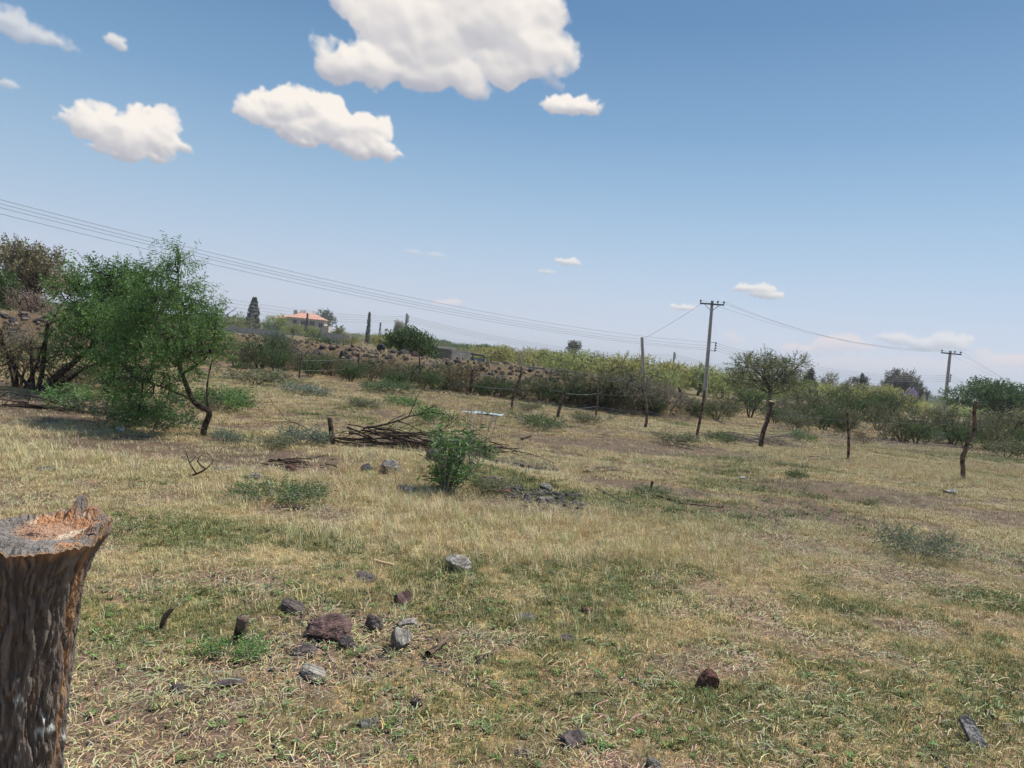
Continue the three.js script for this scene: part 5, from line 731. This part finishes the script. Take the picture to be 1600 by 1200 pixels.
// ---------------------------------------------------------------- rubbish and a broken tile
function sheet(name, label, px, py, w, d, h, m, seed, n = 22) { const b = onGround(px, py), S = new Shape(); for (let j = 0; j <= n; j++) for (let i = 0; i <= n; i++) { const u = i / n - 0.5, v = j / n - 0.5, e = 1 - 0.35 * noise2(Math.atan2(v, u) * 2 + 9, seed, 3), x = u * w * e, z = v * d * e; S.vert(x, ground(b.x + x, b.z + z) - b.y + 0.015 + h * Math.pow(noise2(u * 9 + seed, v * 9, seed), 2) * (1 - 3.2 * (u * u + v * v) * 0.4), z, null, u, v); } for (let j = 0; j < n; j++) for (let i = 0; i < n; i++) { const a = j * (n + 1) + i; S.quad(a, a + n + 1, a + n + 2, a + 1); } const o = mesh(name, S.geometry(true), m); o.position.copy(b); return top(o, name, label, 'rubbish'); }
const bluish = std(new THREE.Color(0.50, 0.60, 0.66), { roughness: 0.5, side: THREE.DoubleSide }), whitish = std(new THREE.Color(0.75, 0.77, 0.78), { roughness: 0.5, side: THREE.DoubleSide });
sheet('plastic_sheet', 'crumpled bluish white sheet flat on the ground', 755, 648, 1.15, 0.6, 0.07, bluish, 5); sheet('plastic_bag', 'small crumpled white bag near the leafy bush', 187, 676, 0.13, 0.12, 0.12, whitish, 8, 10); sheet('plastic_scrap', 'white scrap lying on dry ground before the crooked post', 1488, 770, 0.18, 0.10, 0.06, whitish, 9, 10); sheet('paper_scrap', 'tiny pale scrap on the dry ground far from the hedge', 1160, 748, 0.10, 0.10, 0.03, whitish, 11, 8);
{ const b = onGround(1522, 1165), S = new Shape(), s = -b.z / FOCAL, pts = [[-18, -34], [-6, -44], [6, -38], [14, -18], [26, 2], [10, 8], [-4, 10], [-10, -12]].map(([x, y]) => [x * s, -y * s]); const n = pts.length, f = pts.map(([x, y]) => S.vert(x, y, 0.008 + 0.02 * x, null, x * 3, y * 3)), k = pts.map(([x, y]) => S.vert(x, y, -0.008 + 0.02 * x, null, x * 3, y * 3)); for (let i = 1; i + 1 < n; i++) { S.tri(f[0], f[i + 1], f[i]); S.tri(k[0], k[i], k[i + 1]); } for (let i = 0; i < n; i++) S.quad(f[i], f[(i + 1) % n], k[(i + 1) % n], k[i]); const m = mesh('tile_shard', S.geometry(true), RM.slate); m.position.copy(b).add(V(0, 0.01, 0)); m.rotation.set(-0.75, 0.15, -0.1); top(m, 'tile_shard', 'grey flat shard of tile stuck upright in green turf', 'shard'); }

// ---------------------------------------------------------------- the sawn trunk close to the camera
{
  const D = 0.95, c = atDepth(46, 832, D), topY = c.y, gy = ground(c.x, c.z), mm = D / FOCAL, A = 288, g = new THREE.Group(); g.position.set(c.x, gy, c.z); const H = topY - gy;
  const rim = (a) => { const x = Math.cos(a), z = Math.sin(a), back = -z; let h = -0.011 * z + 0.004 * (noise2(a * 5 + 40, 1, 7) - 0.5) + 0.006 * (noise2(Math.cos(a) * 14 + 60, Math.sin(a) * 14, 8) - 0.5); const t = Math.atan2(z, x); h += 0.009 * smooth(-1.75, -1.4, t) * smooth(0.1, -0.35, t) * (0.7 + 0.8 * noise2(t * 9, 3, 9)) + 0.017 * Math.exp(-(((t + 1.16) / 0.07) ** 2)) + 0.010 * Math.exp(-(((t + 0.92) / 0.16) ** 2)) + 0.010 * Math.exp(-(((t + 0.16) / 0.09) ** 2)); return h; };
  const fissure = (a, y) => { const w = 0.5 * (fbm(Math.cos(a) * 4 + 20, Math.sin(a) * 4 + y * 22, 215, 3) - 0.5), q = fbm((Math.cos(a + w * 0.5)) * 7 + 11, Math.sin(a + w * 0.5) * 7 + 31, 220, 2), n = noise3(Math.cos(a + w) * 9, Math.sin(a + w) * 9, y * 12 + q, 225) * 0.65 + noise3(Math.cos(a + w) * 19, Math.sin(a + w) * 19, y * 26, 226) * 0.35; return smooth(0.44, 0.30, Math.abs(n - 0.5) * 2.2 + 0.12); };
  const radius = (a, y) => { const k = Math.max(0, Math.cos(a)), u = Math.max(0, H - y), calm = smooth(-0.004, 0.008, u); let r = mix(0.066, 0.0545, smooth(0, 0.75 * H, y)) + (0.006 + 0.016 * k) * Math.exp(-u / 0.03) + 0.017 * k * Math.exp(-u / 0.14) - 0.003 * Math.sin(a) * Math.exp(-u / 0.05); return r + 0.008 * (fbm(Math.cos(a) * 3 + 20, Math.sin(a) * 3 + y * 12, 210, 3) - 0.5) + 0.003 * calm * (noise3(Math.cos(a) * 20, Math.sin(a) * 20, y * 70, 212) - 0.5) + 0.003 * (noise3(Math.cos(a) * 34, Math.sin(a) * 34, y * 150, 213) - 0.5) - 0.0032 * calm * fissure(a, y); };
  const S = new Shape(), rows = 190;
  for (let j = 0; j <= rows; j++) for (let i = 0; i <= A; i++) {
    const a = i / A * 6.28318, t = 1 - Math.pow(1 - j / rows, 1.7), yTop = H + rim(a), y = mix(-0.05, yTop, t), r = radius(a, Math.min(y, H)), fis = fissure(a, y), n = 0.6 * noise3(Math.cos(a) * 16, Math.sin(a) * 16, y * 60, 230) + 0.4 * noise3(Math.cos(a) * 44, Math.sin(a) * 44, y * 170, 231), li = smooth(0.69, 0.73, 0.7 * noise3(Math.cos(a) * 4 + 3, Math.sin(a) * 4, y * 45, 240) + 0.3 * noise3(Math.cos(a) * 16, Math.sin(a) * 16, y * 150, 241)) * smooth(H - 0.14, H - 0.2, y), lip = smooth(0.014, 0.002, yTop - y - 0.012 * (n - 0.5)), edge = Math.exp(-((((a > 3.14 ? a - 6.283 : a) - 0.02) / 0.10) ** 2)) * smooth(H - 0.36, H - 0.28, y) * smooth(0.3, 0.5, n);
    const k = 0.65 + 0.75 * n; let col = [0.140 * k, 0.120 * k, 0.104 * k]; col = blend(col, [0.07, 0.055, 0.045], fis * 0.75); col = blend(col, [0.42 * k, 0.45 * k, 0.43 * k], li * 0.9); col = blend(col, [0.30 * k, 0.17 * k, 0.085 * k], 0.6 * lip); col = blend(col, [0.34 * k, 0.17 * k, 0.06 * k], 0.75 * edge); col = blend(col, [0.28 * k, 0.16 * k, 0.08 * k], 0.2 * smooth(0.70, 0.78, noise3(Math.cos(a) * 9 + 70, Math.sin(a) * 9, y * 50, 250)));
    S.vert(Math.cos(a) * r, y, Math.sin(a) * r, col, a * 0.07, y);
  }
  for (let j = 0; j < rows; j++) for (let i = 0; i < A; i++) { const a = j * (A + 1) + i; S.quad(a, a + A + 1, a + A + 2, a + 1); }
  const fine = barkBump.clone(); fine.repeat.set(14, 9); fine.needsUpdate = true; const fibre = pattern(512, (u, v) => { const q = 255 * (0.6 * wrapNoise(u, v * 0.25 % 1, 32, 501, 3) + 0.4 * wrapNoise(u, v, 64, 505, 3)); return [q, q, q]; }, false); fibre.repeat.set(10, 10);
  const barkM = std(0xffffff, { vertexColors: true, bumpMap: fine, bumpScale: 0.003, roughness: 0.97 }); mesh('bark', S.geometry(), barkM, g);
  const T = new Shape(), R = 110;
  for (let j = 0; j <= R; j++) for (let i = 0; i <= A; i++) {
    const a = i / A * 6.28318, q = 1 - j / R, tornAt = smooth(-0.1, 0.35, Math.cos(a + 0.9)) * smooth(0.45, 0.75, q), rr = radius(a, H) * q, x = Math.cos(a) * rr, z = Math.sin(a) * rr, n = 0.7 * fbm(x * 110 + 5, z * 110, 260, 4) + 0.3 * fbm(x * 520 + 5, z * 520, 262, 3), e = smooth(1, 0.72, q), y = H + rim(a) * mix(1, 0.15, smooth(1, 0.55, q)) - 0.003 * smooth(1, 0.3, q) + 0.004 * (fbm(x * 60, z * 60, 265, 3) - 0.5) + 0.0028 * (fbm(x * 70 + 8, z * 260, 270, 4) - 0.5) + 0.006 * tornAt * (fbm(x * 260, z * 160, 272, 3) - 0.4) + 0.0035 * Math.exp(-(((q - 0.86) / 0.08) ** 2)) * (noise2(a * 22, 3, 11) - 0.3) - 0.004 * Math.exp(-(((x + 0.002 + 0.7 * (z - 0.02)) / 0.0013) ** 2)) * smooth(0.03, 0.012, Math.abs(z - 0.024));
    const ring = 0.88 + 0.2 * noise2(q * 34 + n * 1.5, 2, 12), heart = smooth(0.66, 0.42, Math.hypot((x - 0.022) / 0.085, (z + 0.022) / 0.062) + 0.30 * (fbm(x * 40, z * 40, 275, 4) - 0.5)), tear = smooth(0.08, 0.3, Math.cos(a + 0.75)) * smooth(0.55, 0.7, q) * smooth(0.98, 0.86, q), k = (0.7 + 0.6 * n) * ring;
    let col = [0.20 * k, 0.178 * k, 0.16 * k]; col = blend(col, [0.40 * k, 0.225 * k, 0.135 * k], heart * 0.8); col = blend(col, [0.48 * k, 0.22 * k, 0.09 * k], tear * 0.75 * smooth(0.4, 0.6, fbm(x * 70, z * 70 + 3, 280, 3))); col = blend(col, [0.62 * k, 0.50 * k, 0.36 * k], 0.8 * smooth(0.62, 0.72, fbm(x * 45 + 9, z * 60, 285, 3)) * heart); col = blend(col, [0.30 * k, 0.18 * k, 0.09 * k], smooth(0.90, 0.985, q) * 0.8); col = blend(col, [0.12 * k, 0.10 * k, 0.085 * k], 0.8 * smooth(0.5, 0.62, fbm(x * 30 + 50, z * 80, 290, 3)) * (1 - heart) * e * 0.7);
    T.vert(x, y, z, col, x, z);
  }
  for (let j = 0; j < R; j++) for (let i = 0; i < A; i++) { const a = j * (A + 1) + i; T.quad(a, a + A + 1, a + A + 2, a + 1); }
  mesh('cut_top', T.geometry(), std(0xffffff, { vertexColors: true, roughness: 0.95, bumpMap: fibre, bumpScale: 0.006 }), g);
  top(g, 'trunk_post', 'big sawn off tree trunk with a splintered orange cut, close by', 'trunk');
}

// ---------------------------------------------------------------- the thin cloud overhead that dims the middle of the field
{
  const mid = V(2, 0, -36), up = 380, c = mid.clone().addScaledVector(SUN, up / SUN.y), S = new Shape(), n = 96, m = 26;
  for (let j = 0; j <= m; j++) for (let i = 0; i <= n; i++) { const a = i / n * 6.28318, b = j / m * Math.PI, x = Math.cos(a) * Math.sin(b), z = Math.sin(a) * Math.sin(b), y = Math.cos(b), k = 0.9 + 0.2 * fbm(x * 3 + 9, z * 3 + y, 300, 4); S.vert(x * 78 * k, y * 9 * (0.6 + 0.8 * fbm(x * 6, z * 6 + y * 2, 310, 4)), z * 29 * (0.92 + 0.16 * fbm(x * 5 + 3, z * 5, 320, 4))); }
  for (let j = 0; j < m; j++) for (let i = 0; i < n; i++) { const a = j * (n + 1) + i; S.quad(a, a + 1, a + n + 2, a + n + 1); }
  const o = mesh('cloud', S.geometry(), std(0xffffff, { transparent: true, opacity: 0.16, roughness: 1 })); o.position.copy(c); top(o, 'cloud', 'thin white cloud drifting high over the field', 'cloud', null, 'structure');
}

// ---------------------------------------------------------------- the far-off woods that read as one mass
{
  const src = [K.yellowTree[0], K.yellowTree[2], K.darkTree[1], K.olive[1]], r = random(801);
  src.forEach((s, k) => {
    const n = [420, 420, 300, 700][k], im = new THREE.InstancedMesh(s.leaves, leafMat, n), m4 = new THREE.Matrix4(), q = new THREE.Quaternion(), e = new THREE.Euler(), col = new THREE.Color(); let c = 0, guard = 0;
    while (c < n && guard++ < 20000) {
      const d = 140 * Math.pow(11, r()), x = (r() * 2 - 1) * d * 0.85, u = x / d; if (u < -0.18 && u > -0.36 && d < 230) continue; if (noise2(x * 0.012, d * 0.012, 15) < 0.25) continue;
      const z = between(r, 0.55, 1.0) * (1 + 0.0012 * d) * (k === 3 ? 1.5 : 1), t = between(r, 0.8, 1.2); e.set(0, r() * 6.28, 0); im.setMatrixAt(c, m4.compose(V(x, ground(x, -d) - 0.3, -d), q.setFromEuler(e), V(z * 1.3, z * 0.9, z * 1.3))); im.setColorAt(c, col.setRGB(t, t, t)); c++;
    }
    im.count = c; im.castShadow = im.receiveShadow = true; top(im, 'far_woodland', 'distant mixed green scrub and trees merging into one mass', 'woodland', null, 'stuff');
  });
}
renderer.render(scene, camera);
